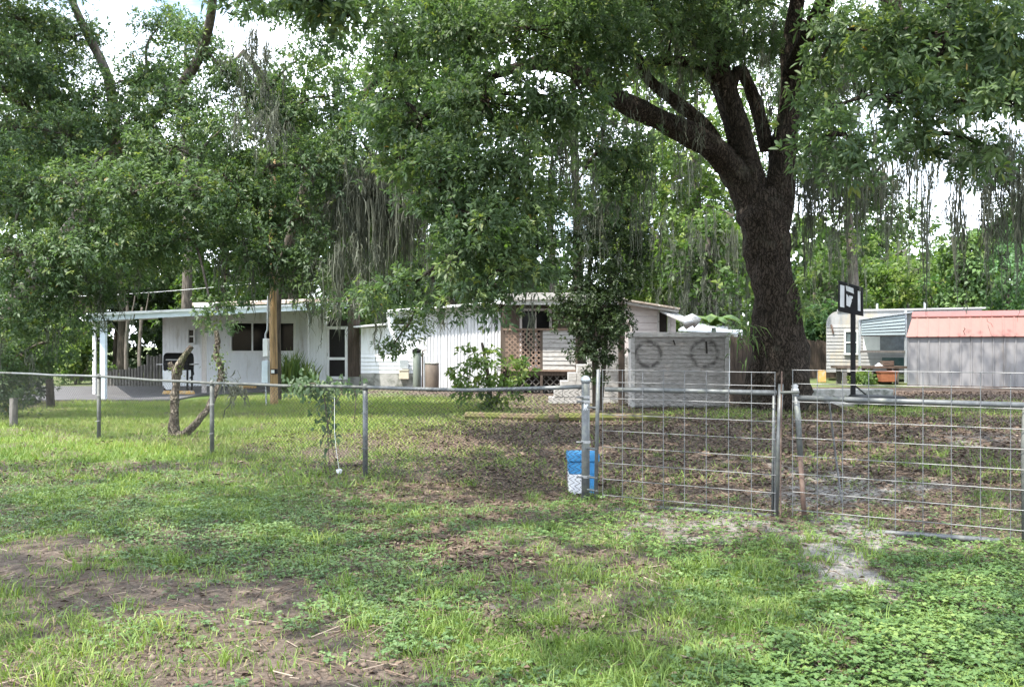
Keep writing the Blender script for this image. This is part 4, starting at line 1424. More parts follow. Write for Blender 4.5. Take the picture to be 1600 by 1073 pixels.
# bright tin roof and tarp of a shelter behind the ringed wall
sh = thing('low_shelter', 'low shelter with silver vent and pale sheeting behind ringed wall', 'shelter', (wx(1110, 33), 33, 0))
MB().hexa([W(1060, 517, 32), W(1160, 522, 32), W(1160, 517, 36), W(1085, 503, 36), W(1060, 514, 32), W(1160, 519, 32), W(1160, 514, 36), W(1085, 500, 36)]).build('roof_sheet', M['tarp'], sh)
MB().tube([W(1068, 506, 30), W(1082, 499, 30), W(1090, 505, 30)], 0.2, 12).build('vent', M['grey_metal'], sh, smooth=True)
for pxx in (1066, 1110, 1156):
    MB().box(wx(pxx - 2, 32.3), wx(pxx + 2, 32.3), 32.3, 32.4, 0, wz(519, 32.3)).build('post', M['brown_wood'], sh)
MB().box(wx(1062, 34.5), wx(1160, 34.5), 34.5, 34.6, 0, wz(520, 34.5)).build('back_wall', M['white_siding'], sh)

# ------------------------------------------------------------------ trailer with lean-to
DT = 40.0
tr = thing('trailer', 'old white camper trailer with grimy ribbed siding', 'trailer', (wx(1291, DT), DT, 0))
tx0, tx1 = wx(1291, DT), wx(1513, DT)
zt0, zt1, zr = 0.35, wz(506, DT), wz(483.5, DT)
# body: side profile with clipped roof edge
ch = wx(1309, DT)
prof = [(tx0, zt0), (tx1, zt0), (tx1, zt1), (tx1 - 0.1, zr - 0.02)] + [(tx0 + (ch - tx0) * (1 - math.cos(a_)) , zt1 + (zr - 0.08 - zt1) * math.sin(a_)) for a_ in np.linspace(PI / 2, 0, 7)]
mb = MB()
n = len(prof)
mb.add([(x, DT, z) for x, z in prof] + [(x, DT + 2.3, z) for x, z in prof], [tuple(range(n)), tuple(reversed(range(n, 2 * n)))] + [((i + 1) % n, i, n + i, n + (i + 1) % n) for i in range(n)])
mb.build('body', M['trailer_white'], tr)
zc = np.linspace(zt0 + 0.02, zt1 - 0.02, 15)
for i in range(14):
    q = MB().hexa([(tx0 + .01, DT - 0.035, zc[i]), (tx1 - .01, DT - 0.035, zc[i]), (tx1 - .01, DT - 0.002, zc[i]), (tx0 + .01, DT - 0.002, zc[i]),
                   (tx0 + .01, DT - 0.012, zc[i + 1] - .012), (tx1 - .01, DT - 0.012, zc[i + 1] - .012), (tx1 - .01, DT - 0.002, zc[i + 1] - .012), (tx0 + .01, DT - 0.002, zc[i + 1] - .012)])
    q.build('siding_plank', M['trailer_white'], tr)
rfm = MB().hexa([(ch - .05, DT - 0.06, zr - .10), (tx1 + 0.06, DT - 0.06, zr - .04), (tx1 + 0.06, DT + 2.4, zr), (ch - .05, DT + 2.4, zr), (ch - .05, DT - 0.06, zr - .03), (tx1 + 0.06, DT - 0.06, zr + .02), (tx1 + .06, DT + 2.4, zr + .08), (ch - .05, DT + 2.4, zr + 0.08)])
rfm.build('roof', M['trailer_roof'], tr)
window(tr, wx(1317, DT), wx(1338, DT), wz(554, DT), wz(516, DT), DT - 0.09, rows=2, fr=0.07, material=M['white_trim'], glass=mat('dusty_glass', (0.10, 0.13, 0.14), (0.06, 0.08, 0.09), rough=0.15))
MB().tube([W(1299, 507, DT - 0.06), W(1301, 514, DT - 0.09), W(1302, 521, DT - 0.06)], 0.04, 6).build('vent_hose', M['rust'], tr)
for (pxx, h_) in ((1366, 0.25), (1434, 0.28)):
    MB().tube([(wx(pxx, DT), DT + 0.6, zr), (wx(pxx, DT), DT + 0.6, zr + h_)], 0.045, 8).build('vent_pipe', M['grey_tin'], tr)
MB().box(wx(1345, DT), wx(1369, DT), DT - 0.055, DT - 0.037, wz(547, DT), wz(525, DT)).build('patch_panel', M['white_trim'], tr)
MB().box(wx(1372, DT), wx(1412, DT), DT - 0.05, DT - 0.037, wz(574, DT), wz(558, DT)).build('lower_window', mat('green_pane', (0.05, 0.09, 0.09), (0.03, 0.06, 0.06), rough=0.2), tr)
MB().box(wx(1369, DT), wx(1413, DT), DT - 0.052, DT - 0.039, wz(549, DT), wz(524, DT)).build('upper_window', mat('dull_pane', (0.20, 0.23, 0.26), (0.13, 0.15, 0.17), rough=0.2), tr)

tr.rotation_euler.z = math.radians(-19)

ln = thing('lean_to', 'open lean-to of bluish corrugated sheet on thin posts', 'lean-to', (wx(1380, 38), 38, 0))
DL = 37.6
for pxx, top in ((1343.5, 500), (1415.5, 482)):
    MB().box(wx(pxx - 1.5, DL), wx(pxx + 1.5, DL), DL, DL + 0.08, 0, wz(top, DL)).build('post', M['grey_tin'], ln)
pz_ = 6
for i in range(pz_):
    t0, t1 = i / pz_, (i + 1) / pz_
    zl0, zl1 = wz(523.5, DL) + (wz(500, DL) - wz(523.5, DL)) * t0, wz(523.5, DL) + (wz(500, DL) - wz(523.5, DL)) * t1
    zh0, zh1 = wz(523, DL) + (wz(490, DL) - wz(523, DL)) * t0, wz(523, DL) + (wz(490, DL) - wz(523, DL)) * t1
    a, b = wx(1345.5, DL), wx(1413.5, DL)
    MB().hexa([(a, DL - .06, zl0), (b, DL - .06, zh0), (b, DL + 0.03, zh0), (a, DL + .03, zl0), (a, DL - .02, zl1 - .015), (b, DL - .02, zh1 - .015), (b, DL + 0.03, zh1 - .015), (a, DL + .03, zl1 - .015)]).build('sheet_rib', M['blue_tin'], ln)
MB().hexa([W(1342, 500, DL - .1), W(1428, 488, DL - .1), W(1428, 488, DT - .1), W(1342, 500, DT - .1), W(1342, 499, DL - .1), W(1428, 486.6, DL - .1), W(1428, 486.6, DT - .1), W(1342, 499, DT - .1)]).build('roof_sheet', M['grey_tin'], ln)
MB().box(wx(1344, DL), wx(1414, DL), DL - 0.02, DL + 0.25, wz(551, DL), wz(547.5, DL)).build('shelf', M['grey_wood'], ln)
MB().box(wx(1346, DL), wx(1413, DL), DL + 0.1, DL + 0.14, wz(525.5, DL), wz(523.7, DL)).build('rail', M['grey_tin'], ln)

tb = thing('work_table', 'long dark outdoor work table in front of trailer', 'table', (wx(1365, 36), 36, 0))
DW = 36.0
MB().box(wx(1309, DW), wx(1418, DW), DW, DW + 0.8, wz(575.5, DW), wz(572, DW)).build('tabletop', M['brown_wood'], tb)
for pxx in (1321, 1362, 1402):
    for yy in (0.06, 0.7):
        MB().box(wx(pxx - 3.5, DW), wx(pxx + 3.5, DW), DW + yy, DW + yy + 0.1, 0, wz(575.7, DW)).build('leg', M['grey_wood'], tb)
MB().box(wx(1364, DW), wx(1400, DW), DW + 0.5, DW + 0.54, 0.02, wz(579, DW)).build('back_board', M['dark_void'], tb)
pt = thing('clay_pot', 'square terracotta planter under the work table', 'planter', (wx(1388, 35.7), 35.7, 0))
MB().hexa([(wx(1376, 35.7), 35.6, 0.12), (wx(1398, 35.7), 35.6, 0.12), (wx(1398, 35.7), 35.95, 0.12), (wx(1376, 35.7), 35.95, .12), (wx(1374, 35.7), 35.55, .48), (wx(1400, 35.7), 35.55, .48), (wx(1400, 35.7), 36, .48), (wx(1374, 35.7), 36, .48)]).build('pot_body', M['orange_clay'], pt)
MB().box(wx(1373, 35.7), wx(1401, 35.7), 35.53, 36.02, 0.481, 0.53).build('rim', M['orange_clay'], pt)
crt = thing('wooden_crate', 'dark wooden crate lying on the work table', 'crate', (wx(1390, 36.3), 36.3, wz(572, 36)))
zt_ = wz(572, DW)
MB().box(wx(1383, DW), wx(1400, DW), 36.2, 36.5, zt_ + 0.002, zt_ + 0.03).build('bottom_board', M['brown_wood'], crt)
for i in range(2):
    MB().box(wx(1383, DW), wx(1400, DW), 36.18, 36.2, zt_ + 0.035 + .09 * i, zt_ + 0.11 + .09 * i).build('slat', M['rust'], crt)
for pxx in (1383.6, 1399.4):
    MB().box(wx(pxx - .6, DW), wx(pxx + .6, DW), 36.2, 36.5, zt_ + 0.031, zt_ + 0.21).build('side', M['brown_wood'], crt)
rag = MB()
rr = np.random.default_rng(2)
v_ = []
for i in range(5):
    for j in range(5):
        v_.append((wx(1371, DW) + i * 0.075, 36.15 + j * 0.07, zt_ + 0.004 + max(0, 0.14 * rr.random() * (1 - abs(i - 2) / 2.3) * (1 - abs(j - 2) / 2.3) + 0.07 * (1 - abs(i - 2) / 2.2) * (1 - abs(j - 2) / 2.2))))
rag.add(v_, [(i * 5 + j, (i + 1) * 5 + j, (i + 1) * 5 + j + 1, i * 5 + j + 1) for i in range(4) for j in range(4)])
tag(rag.build('plastic_sheet', M['white_trim'], origin=(wx(1374, DW), 36.2, zt_), smooth=True), 'crumpled pale plastic heap on the work table', 'plastic sheet')
yb = thing('wood_block', 'small yellowish wood block on the ground near the trailer', 'block', (wx(1286, 38), 38, 0))
MB().box(wx(1280, 38), wx(1291, 38), 38, 38.3, 0, wz(578, 38)).build('block_body', M['yellow_paint'], yb, bevel=0.02)
fb = thing('board_fence', 'dark old board fence between the oak and trailer', 'fence', (wx(1275, 43), 43, 0))
for i in range(16):
    a = wx(1256, 43) + i * 0.118
    MB().box(a, a + 0.108, 43 + .004 * (i % 2), 43.04, 0, wz(533 - (i * 7 % 4), 43)).build('board', M['brown_wood'], fb)
MB().box(wx(1256, 43), wx(1318, 43), 43.045, 43.10, 0.9, 1.0).build('rail', M['brown_wood'], fb)

# ------------------------------------------------------------------ shed with red roof
DH = 34.0
sx0, sx1 = wx(1419, DH), wx(1419, DH) + 6.6
shd = thing('metal_shed', 'grey ribbed metal shed under a faded red gambrel roof', 'shed', (sx0, DH, 0))
z_e, z_r = wz(526.5, DH), wz(495, DH)
npn = 19
pw = (sx1 - sx0) / npn
wm = mat  # noqa
for i in range(npn):
    a = sx0 + i * pw
    MB().box(a + 0.002, a + pw - 0.002, DH + random.uniform(0, 0.006), DH + 0.03, 0.06, z_e).build('wall_panel', M['shed_wall'], shd)
for i in range(npn + 1):
    a = sx0 + i * pw
    MB().hexa([(a - .028, DH - 0.002, .07), (a + .028, DH - .002, .07), (a + .018, DH - 0.03, .07), (a - .018, DH - .03, .07), (a - .028, DH - 0.002, z_e), (a + .028, DH - .002, z_e), (a + .018, DH - 0.03, z_e), (a - .018, DH - .03, z_e)]).build('wall_rib', M['shed_wall'], shd)
MB().box(sx0 - 0.03, sx0 + 0.0, DH - 0.0, DH + 3.2, 0.06, z_e).build('end_wall', M['shed_wall'], shd)
MB().box(sx0 - 0.05, sx1, DH - 0.012, DH + 3.2, -0.02, 0.058).build('base_rail', M['rust'], shd)
# gambrel: steep lower slope, shallow top
yk = DH + 0.42
z_k = z_r - 0.02
for i in range(npn):
    a, b = sx0 - 0.06 + i * (sx1 - sx0 + .06) / npn, sx0 - 0.06 + (i + 1) * (sx1 - sx0 + .06) / npn
    off = 0.0
    MB().hexa([(a + .002, DH - 0.10, z_e - 0.015), (b - .002, DH - 0.10, z_e - .015), (b - .002, yk, z_k - .015), (a + .002 + (0.18 if i == 0 else 0), yk, z_k - .015),
               (a + .002, DH - 0.115, z_e + 0.01), (b - .002, DH - 0.115, z_e + .01), (b - .002, yk - .01, z_k + .012), (a + .002 + (0.18 if i == 0 else 0), yk - .01, z_k + .012)]).build('roof_panel', M['red_roof'], shd)
    if i:
        MB().bar((a, DH - 0.112, z_e + .015), (a, yk - .01, z_k + .018), 0.045, 0.035, up=(0, -.8, .6)).build('roof_seam', M['red_roof'], shd)
MB().hexa([(sx0 + 0.1, yk - .06, z_k), (sx1, yk - .06, z_k), (sx1, DH + 1.6, z_k + 0.22), (sx0 + .1, DH + 1.6, z_k + .22), (sx0 + 0.1, yk - .06, z_k + .035), (sx1, yk - .06, z_k + .035), (sx1, DH + 1.6, z_k + 0.26), (sx0 + .1, DH + 1.6, z_k + .26)]).build('upper_roof', M['red_roof'], shd)
MB().hexa([(sx0 + 0.1, DH + 1.61, z_k + .22), (sx1, DH + 1.61, z_k + .22), (sx1, DH + 3.2, z_k), (sx0 + .1, DH + 3.2, z_k), (sx0 + 0.1, DH + 1.61, z_k + .26), (sx1, DH + 1.61, z_k + .26), (sx1, DH + 3.2, z_k + .04), (sx0 + .1, DH + 3.2, z_k + .04)]).build('upper_roof', M['red_roof'], shd)
gnd = MB()
gnd.add([(sx0 - .03, DH + .01, z_e), (sx0 - .03, DH + 3.2, z_e), (sx0 + .12, DH + 2.8, z_k), (sx0 + .12, yk, z_k)], [(0, 1, 2, 3)])
gnd.build('end_gable', M['red_roof'], shd)

shd.rotation_euler.z = math.radians(-25)

# ------------------------------------------------------------------ basketball hoop
DK = 23.4
bh = thing('basketball_hoop', 'black portable basketball stand with a tattered black and white backboard', 'basketball hoop', (wx(1334, DK), DK, 0))
MB().box(wx(1331, DK), wx(1337, DK), DK, DK + 0.1, 0.10, wz(470, DK)).build('pole', M['black'], bh)
bs = MB().hexa([(wx(1322, DK), DK - 0.9, 0.03), (wx(1412, DK), DK - 0.7, .03), (wx(1404, DK), DK + .35, .03), (wx(1324, DK), DK + .25, .03),
                (wx(1328, DK), DK - 0.75, .27), (wx(1402, DK), DK - .55, .24), (wx(1398, DK), DK + .25, .24), (wx(1330, DK), DK + .18, .28)])
bs.build('base_tank', M['black'], bh, bevel=0.05)
MB().lathe(wx(1404, DK), DK - 0.5, [(0.09, 0.0), (0.11, 0.02), (0.11, 0.14), (0.08, 0.16)], 14).build('wheel', M['black'], bh)
MB().bar((wx(1336, DK), DK + .02, wz(602, DK)), (wx(1366, DK), DK + .02, wz(627, DK)), 0.03, 0.03).build('brace', M['black'], bh)
# backboard: turned frame, corners measured on the photo
A0, A1, A2, A3 = W(1309, 486, DK - .1), W(1348, 494, DK - 0.75), W(1347.5, 449, DK - .75), W(1309.5, 438, DK - .1)
A0 = W(1309, 486, DK - .1)


def bb(u, v, off=0.0):
    p = (A0 * (1 - u) + A1 * u) * (1 - v) + (A3 * (1 - u) + A2 * u) * v
    nrm = np.cross(A1 - A0, A3 - A0)
    nrm = nrm / np.linalg.norm(nrm)
    return p + nrm * off


def bbox(u0, u1, v0, v1, o0, o1):
    return MB().hexa([bb(u0, v0, o0), bb(u1, v0, o0), bb(u1, v0, o1), bb(u0, v0, o1), bb(u0, v1, o0), bb(u1, v1, o0), bb(u1, v1, o1), bb(u0, v1, o1)])


bd = bbox(0, 1, 0, 1, -0.03, 0.0).build('backboard', M['black'], bh)
for q in ((0.10, 0.27, 0.16, 0.88), (0.82, 0.92, 0.16, 0.84)):
    bbox(*q, 0.001, 0.008).build('white_panel', M['white_trim'], bd)
qm = MB()
for (u0, v0, u1, v1, u2, v2, u3, v3) in ((0.36, 0.74, 0.66, 0.70, 0.64, 0.88, 0.33, 0.90), (0.36, 0.25, 0.50, 0.22, 0.58, 0.45, 0.36, 0.63), (0.52, 0.42, 0.62, 0.55, 0.61, 0.60, 0.46, 0.60)):
    qm.hexa([bb(u0, v0, .001), bb(u1, v1, .001), bb(u1, v1, .008), bb(u0, v0, .008), bb(u3, v3, .001), bb(u2, v2, .001), bb(u2, v2, .008), bb(u3, v3, .008)])
qm.build('torn_panel', M['white_trim'], bd)
MB().bar((wx(1334, DK), DK + .05, wz(488, DK)), (wx(1330, DK), DK - .35, wz(468, DK)), 0.06, 0.06).build('bracket', M['black'], bh)

# ------------------------------------------------------------------ barbecue, edging posts, parking stops
DQ = 28.4
bq = thing('barbecue_grill', 'black barbecue grill with side shelves under the carport', 'barbecue', (wx(277, DQ), DQ, 0.07))
lid = MB()
cx_, cz_ = wx(276, DQ), wz(568, DQ)
for i in range(7):
    pass
prof = [(0, 0), (0, .16), (.04, .24), (.12, .30), (.30, .33), (.46, .28), (.5, .18), (.5, 0)]
xl0, xl1 = wx(255, DQ), wx(294, DQ)
n = len(prof)
lid.add([(xl0, DQ + y, cz_ + z) for y, z in prof] + [(xl1, DQ + y, cz_ + z) for y, z in prof], [tuple(range(n)), tuple(reversed(range(n, 2 * n)))] + [((i + 1) % n, i, n + i, n + (i + 1) % n) for i in range(n)])
lid.build('lid', M['black'], bq)
MB().bar((xl0 + .1, DQ - .05, cz_ + .12), (xl1 - .1, DQ - .05, cz_ + .12), 0.03, 0.03).build('handle', M['grey_metal'], bq)
MB().box(xl0, xl1, DQ, DQ + .5, cz_ - 0.20, cz_ - 0.004).build('firebox', M['black'], bq)
MB().box(wx(243, DQ), xl0 - .01, DQ + .05, DQ + .45, cz_ - 0.04, cz_ - .005).build('shelf', M['grey_metal'], bq)
MB().box(xl1 + .01, wx(303, DQ), DQ + .05, DQ + .45, cz_ - 0.04, cz_ - .005).build('shelf', M['grey_metal'], bq)
for xx_, yy_ in ((xl0 + .04, .05), (xl1 - .04, .05), (xl0 + .04, .45), (xl1 - .04, .45)):
    MB().box(xx_ - .025, xx_ + .025, DQ + yy_ - .02, DQ + yy_ + .02, 0.12, cz_ - .2).build('leg', M['black'], bq)
MB().box(xl0 + .02, xl0 + .36, DQ + .02, DQ + .04, .16, cz_ - .22).build('cover_panel', M['white_trim'], bq)
for sx_ in (xl0 + .04, xl1 - .04):
    wv = []
    MB().tube([(sx_ - .02, DQ + .05, .14), (sx_ + .02, DQ + .05, .14)], 0.07, 12).build('wheel', M['black'], bq)
MB().tube([(xl1 + .03, DQ, cz_ - .14), (xl1 + .14, DQ, cz_ - .16), (xl1 + .17, DQ, cz_ - .32), (xl1 + .05, DQ, cz_ - .45)], .02, 6).build('hose', M['black'], bq)

eg = thing('log_edging', 'row of short weathered upright logs behind the carport', 'log edging', (wx(210, 34), 34, 0))
for i in range(24):
    d = 34.5
    xx_ = wx(164, d) + i * 0.115 * 1.0
    pxx = CX + F * xx_ / d
    top = 579 - (pxx - 164) * 0.12 + random.uniform(-2, 2)
    if pxx > 228:
        top = 556 + random.uniform(-3, 3)
    MB().tube([(xx_, d, 0), (xx_ + random.uniform(-.01, .01), d, wz(top, d))], 0.055, 7).build('log', M['grey_wood'], eg)
for k_, (p0, p1, lab) in enumerate(((253, 268, 'short yellow parking stop left of the grill'), (276, 302, 'longer yellow parking stop beneath the grill'), (372, 400, 'faded yellow parking stop in front of the picture window'))):
    d = 27.4 if k_ < 2 else 31.3
    ps = thing('parking_stop', lab, 'parking stop', (wx((p0 + p1) / 2, d), d, 0.07), 'yellow parking stops on the carport slab')
    a, b = wx(p0, d), wx(p1, d)
    MB().hexa([(a, d, .072), (b, d, .072), (b, d + .16, .072), (a, d + .16, .072), (a + .02, d + .03, .17), (b - .02, d + .03, .17), (b - .02, d + .13, .17), (a + .02, d + .13, .17)]).build('bar', M['yellow_paint'], ps, bevel=0.01)
    for e in (a + .06, b - .06):
        MB().tube([(e, d + .08, .168), (e, d + .08, .185)], .02, 8).build('bolt', M['rust'], ps)

# ------------------------------------------------------------------ utility pole with boxes
DU = 22.9
up_ = thing('utility_pole', 'yellowish wooden utility pole in the yard', 'pole', (wx(427, DU), DU, 0))
pm = MB()
limb(pm, [W(428.5, 636, DU), W(427.5, 560, DU), W(426.5, 480, DU), W(426, 400, DU), W(426, 330, DU), W(426, 250, DU)], [.098, .094, .09, .086, .082, .08], n=16, per=4, rough=.03)
pm.build('shaft', M['pole_wood'], up_, smooth=True)
MB().box(wx(411.5, DU), wx(419, DU), DU - .06, DU + .12, wz(557, DU), wz(529, DU)).build('upper_box', M['white_trim'], up_, bevel=.01)
MB().box(wx(410.5, DU), wx(420, DU), DU - .10, DU + .12, wz(598, DU), wz(564, DU)).build('lower_box', M['blue_trim'], up_, bevel=.01)
MB().tube([W(415, 529, DU), W(415, 522, DU), W(418, 515, DU), W(420, 400, DU)], .025, 8).build('conduit', M['grey_tin'], up_)
MB().tube([W(415, 598, DU), W(416, 630, DU), W(416, 635, DU)], .02, 8).build('conduit', M['grey_tin'], up_)
MB().tube([W(418, 560, DU), W(418, 564, DU)], .03, 8).build('conduit', M['grey_tin'], up_)
MB().box(wx(426, DU), wx(436, DU), DU - .20, DU - .115, wz(584, DU), wz(576, DU)).build('outlet_box', M['black'], up_, bevel=.008)
MB().box(wx(427, DU), wx(432, DU), DU - .215, DU - .201, wz(582.5, DU), wz(577.5, DU)).build('outlet_cover', M['white_trim'], up_)
cab = MB()
cpts = []
for t in np.linspace(0, 1, 16):
    p = W(423, 440, DU) * (1 - t) + W(-160, 452, 30) * t
    p[2] -= 0.30 * math.sin(t * PI)
    cpts.append(p)
cab.tube(cpts, .006, 5)
tag(cab.build('power_cable', M['white_trim'], origin=W(423, 440, DU)), 'thin pale cable sagging left from the utility pole', 'cable')

# mossy landscape timbers lying in the yard
for (p0, y0, p1, y1, lab) in ((728, 654, 872, 658, 'short mossy timber lying left of the blue bin'), (874, 656, 1036, 657, 'longer mossy timber lying in front of the ringed wall')):
    d0, d1 = F * CH / (y0 - HY), F * CH / (y1 - HY)
    tmb = thing('landscape_timber', lab, 'timber', (wx((p0 + p1) / 2, d0), (d0 + d1) / 2, 0), 'mossy timbers lying end to end')
    q = MB()
    a, b = np.array([wx(p0, d0), d0, 0.06]), np.array([wx(p1, d1), d1, 0.06])
    P, R = [a * (1 - t) + b * t for t in np.linspace(0, 1, 9)], [.085] * 9
    limb(q, P, R, n=8, per=2, rough=.05, seed=p0)
    q.build('beam', M['timber'], tmb, smooth=False)
    MB().tube([a + [0.3, 0, .07], a + [.3, 0, .10]], .012, 6).build('spike', M['rust'], tmb)

# ------------------------------------------------------------------ chain-link fence
pts_px = [(915, 782), (570, 742), (330, 712), (153, 688), (18, 671), (-93, 657.5)]
FP = []
for (px, py) in pts_px:
    d = F * CH / (py - HY)
    FP.append(np.array([wx(px, d), d]))
top_px = [604, 605, 598.5, 588, 583, 580]
FT = [wz(t, p[1]) for t, p in zip(top_px, FP)]
fence = thing('chain_link_fence', 'long galvanised chain link fence with sagging top rail along the verge', 'fence', (FP[1][0], FP[1][1], 0))


def chain_link(poly, tops, name, parent, material, bottom=0.03, pitch=0.062, r=0.0026, material2=None):
    """zig-zag wires between the points of a polyline: three-sided real wires"""
    segs_a, segs_b = [], []
    s_off = 0
    for (p, q, tp, tq) in zip(poly[:-1], poly[1:], tops[:-1], tops[1:]):
        L_ = np.linalg.norm(q - p)
        nw = int(L_ / pitch)
        h = max(tp, tq)
        nv = int((h - bottom) / (pitch * 0.5))
        if nv % 2:
            nv += 1
        j = np.arange(nv + 1)
        for i in range(nw):
            u = (i + (j % 2) * 1.0) / nw
            u = np.clip(u, 0, 1)
            z = bottom + (tp * (1 - u) + tq * u - bottom) * j / nv
            z = z + 0.012 * np.sin(i * 0.35 + j * 0.1)
            x = p[0] * (1 - u) + q[0] * u
            y = p[1] * (1 - u) + q[1] * u + 0.02 * np.sin(i * 0.13 + z * 2.0)
            P = np.stack([x, y, z], 1)
            segs_a.append(P[:-1])
            segs_b.append(P[1:])
    A = np.concatenate(segs_a)
    B = np.concatenate(segs_b)
    d = norm(B - A)
    u = norm(np.cross(d, np.array([0.1, 1.0, 0.05])))
    v = np.cross(d, u)
    ring = []
    for k in range(3):
        a = 2 * PI * k / 3
        o = (u * math.cos(a) + v * math.sin(a)) * r
        ring += [A + o, B + o]
    Q = np.stack(ring, 1)        # n,6,3
    n = len(A)
    b = np.arange(n)[:, None] * 6
    Fc = np.concatenate([b + np.array([[0, 1, 3, 2]]), b + np.array([[2, 3, 5, 4]]), b + np.array([[4, 5, 1, 0]])], 1).reshape(-1, 4)
    o = npmesh(name, Q.reshape(-1, 3), Fc, material, parent)
    o['kind'] = 'stuff'
    return o


chain_link(FP, [t - 0.02 for t in FT], 'wire_mesh', fence, M['chain_wire'])
for i in range(1, 6):
    p = FP[i]
    if i == 4:
        continue
    q = MB().tube([(p[0], p[1] + .035, -0.05), (p[0], p[1] + .035, FT[i] - .01)], 0.030 if i < 4 else .03, 10)
    o = q.build('post', M['dark_post'] if i > 1 else M['galvanised'], fence, smooth=True)
    MB().lathe(p[0], p[1] + .035, [(.034, FT[i] - .03), (.036, FT[i] + .01), (.02, FT[i] + .04)], 10).build('post_cap', M['dark_post'], o, smooth=True)
    for hz_ in (0.3, 0.7):
        MB().tube([(p[0] - .04, p[1] - .004, FT[i] * hz_), (p[0] + .04, p[1] - .004, FT[i] * hz_ + .01)], .004, 5).build('tie', M['wire'], o)
# the leftmost post is a grey log
lp = MB()
p = FP[4]
limb(lp, [(p[0], p[1] + .06, -.1), (p[0] + .01, p[1] + .06, .35), (p[0], p[1] + .06, .56)], [.07, .066, .06], n=12, per=3, rough=.10)
lp.build('log_post', M['grey_wood'], fence, smooth=False)
for i in range(5):
    a = np.array([FP[i][0], FP[i][1] + .035, FT[i]])
    b = np.array([FP[i + 1][0], FP[i + 1][1] + .035, FT[i + 1]])
    mid = a * .5 + b * .5
    mid[2] -= 0.035 if i == 0 else 0.01
    aa = a * .75 + b * .25 + [0, 0, -.022 if i == 0 else 0]
    bb_ = a * .25 + b * .75 + [0, 0, -.02 if i == 0 else 0]
    MB().tube([a, aa, mid, bb_, b], .021 if i < 1 else .019, 8).build('top_rail', M['galvanised'] if i in (0, 3) else M['dark_post'], fence, smooth=True)
# side fence beyond, running back from the left
q0, q1 = np.array([wx(79, 22.4), 22.4]), np.array([wx(-60, 20.4), 20.4])
sf = thing('side_fence', 'short weathered chain link run beyond the leaning log post', 'fence', (q0[0], q0[1], 0))
chain_link([q0, q1], [1.05, 1.05], 'wire_mesh', sf, M['dark_post'], r=0.0025)
lb = MB()
limb(lb, [(q0[0], q0[1], 0), (q0[0] - .02, q0[1], .6), (q0[0] - .08, q0[1], 1.15)], [.10, .09, .08], n=10, per=3, rough=.12)
lb.build('post', M['dark_bark'], sf)
MB().tube([(q0[0], q0[1], 1.05), (q1[0], q1[1], 1.05)], .02, 8).build('top_rail', M['dark_post'], sf, smooth=True)

# ------------------------------------------------------------------ gate post and gates
gp0 = FP[0]
gpo = thing('gate_post', 'thick galvanised gate post with white paint smear', 'post', (gp0[0], gp0[1], 0))
MB().tube([(gp0[0], gp0[1], -.1), (gp0[0], gp0[1], wz(596, gp0[1]))], .040, 14).build('shaft', M['galvanised'], gpo, smooth=True)
MB().lathe(gp0[0], gp0[1], [(.046, wz(597, gp0[1])), (.047, wz(592, gp0[1])), (.03, wz(588, gp0[1])), (.008, wz(586.5, gp0[1]))], 14).build('cap', M['grey_tin'], gpo, smooth=True)
for py in (620, 627, 690, 744):
    MB().tube([(gp0[0], gp0[1], wz(py + 2, gp0[1])), (gp0[0], gp0[1], wz(py - 2, gp0[1]))], .046, 14).build('band', M['grey_metal'], gpo)
    MB().tube([(gp0[0] - .09, gp0[1] - .03, wz(py, gp0[1])), (gp0[0] - .03, gp0[1] - .05, wz(py, gp0[1]))], .01, 6).build('bolt', M['wire'], gpo)
sm = MB()
for k in range(5):
    a0 = -PI / 2 - .55 + k * .22
    a1 = a0 + .24
    zb = wz(641 - (k % 2) * 3, gp0[1])
    zt2 = wz(630 + (k % 3), gp0[1])
    sm.add([(gp0[0] + .0412 * math.cos(a0), gp0[1] + .0412 * math.sin(a0), zb), (gp0[0] + .0412 * math.cos(a1), gp0[1] + .0412 * math.sin(a1), zb + .015),
            (gp0[0] + .0412 * math.cos(a1), gp0[1] + .0412 * math.sin(a1), zt2), (gp0[0] + .0412 * math.cos(a0), gp0[1] + .0412 * math.sin(a0), zt2)], [(0, 1, 2, 3)])
sm.build('paint_smear', M['white_paint'], gpo)


def gd(px):
    """plan position on the gate line, from its photo column"""
    # line from (932 px, depth 8.84) to (1600 px, depth 6.98)
    a = np.array([wx(932, 8.84), 8.84])
    b = np.array([wx(1600, 6.98), 6.98])
    dr = b - a
    k = (px - CX) / F
    t = (k * a[1] - a[0]) / (dr[0] - k * dr[1])
    return a + dr * t


GDIR = gd(1600) - gd(932)
GLEN = np.linalg.norm(GDIR)
GDIR = GDIR / GLEN
GN = np.array([GDIR[1], -GDIR[0]])      # towards the camera
if GN[1] > 0:
    GN = -GN


def gpnt(px, z, off=0.0):
    p = gd(px) + GN * off
    return np.array([p[0], p[1], z])


def gz_at(px, py):
    return wz(py, gd(px)[1])


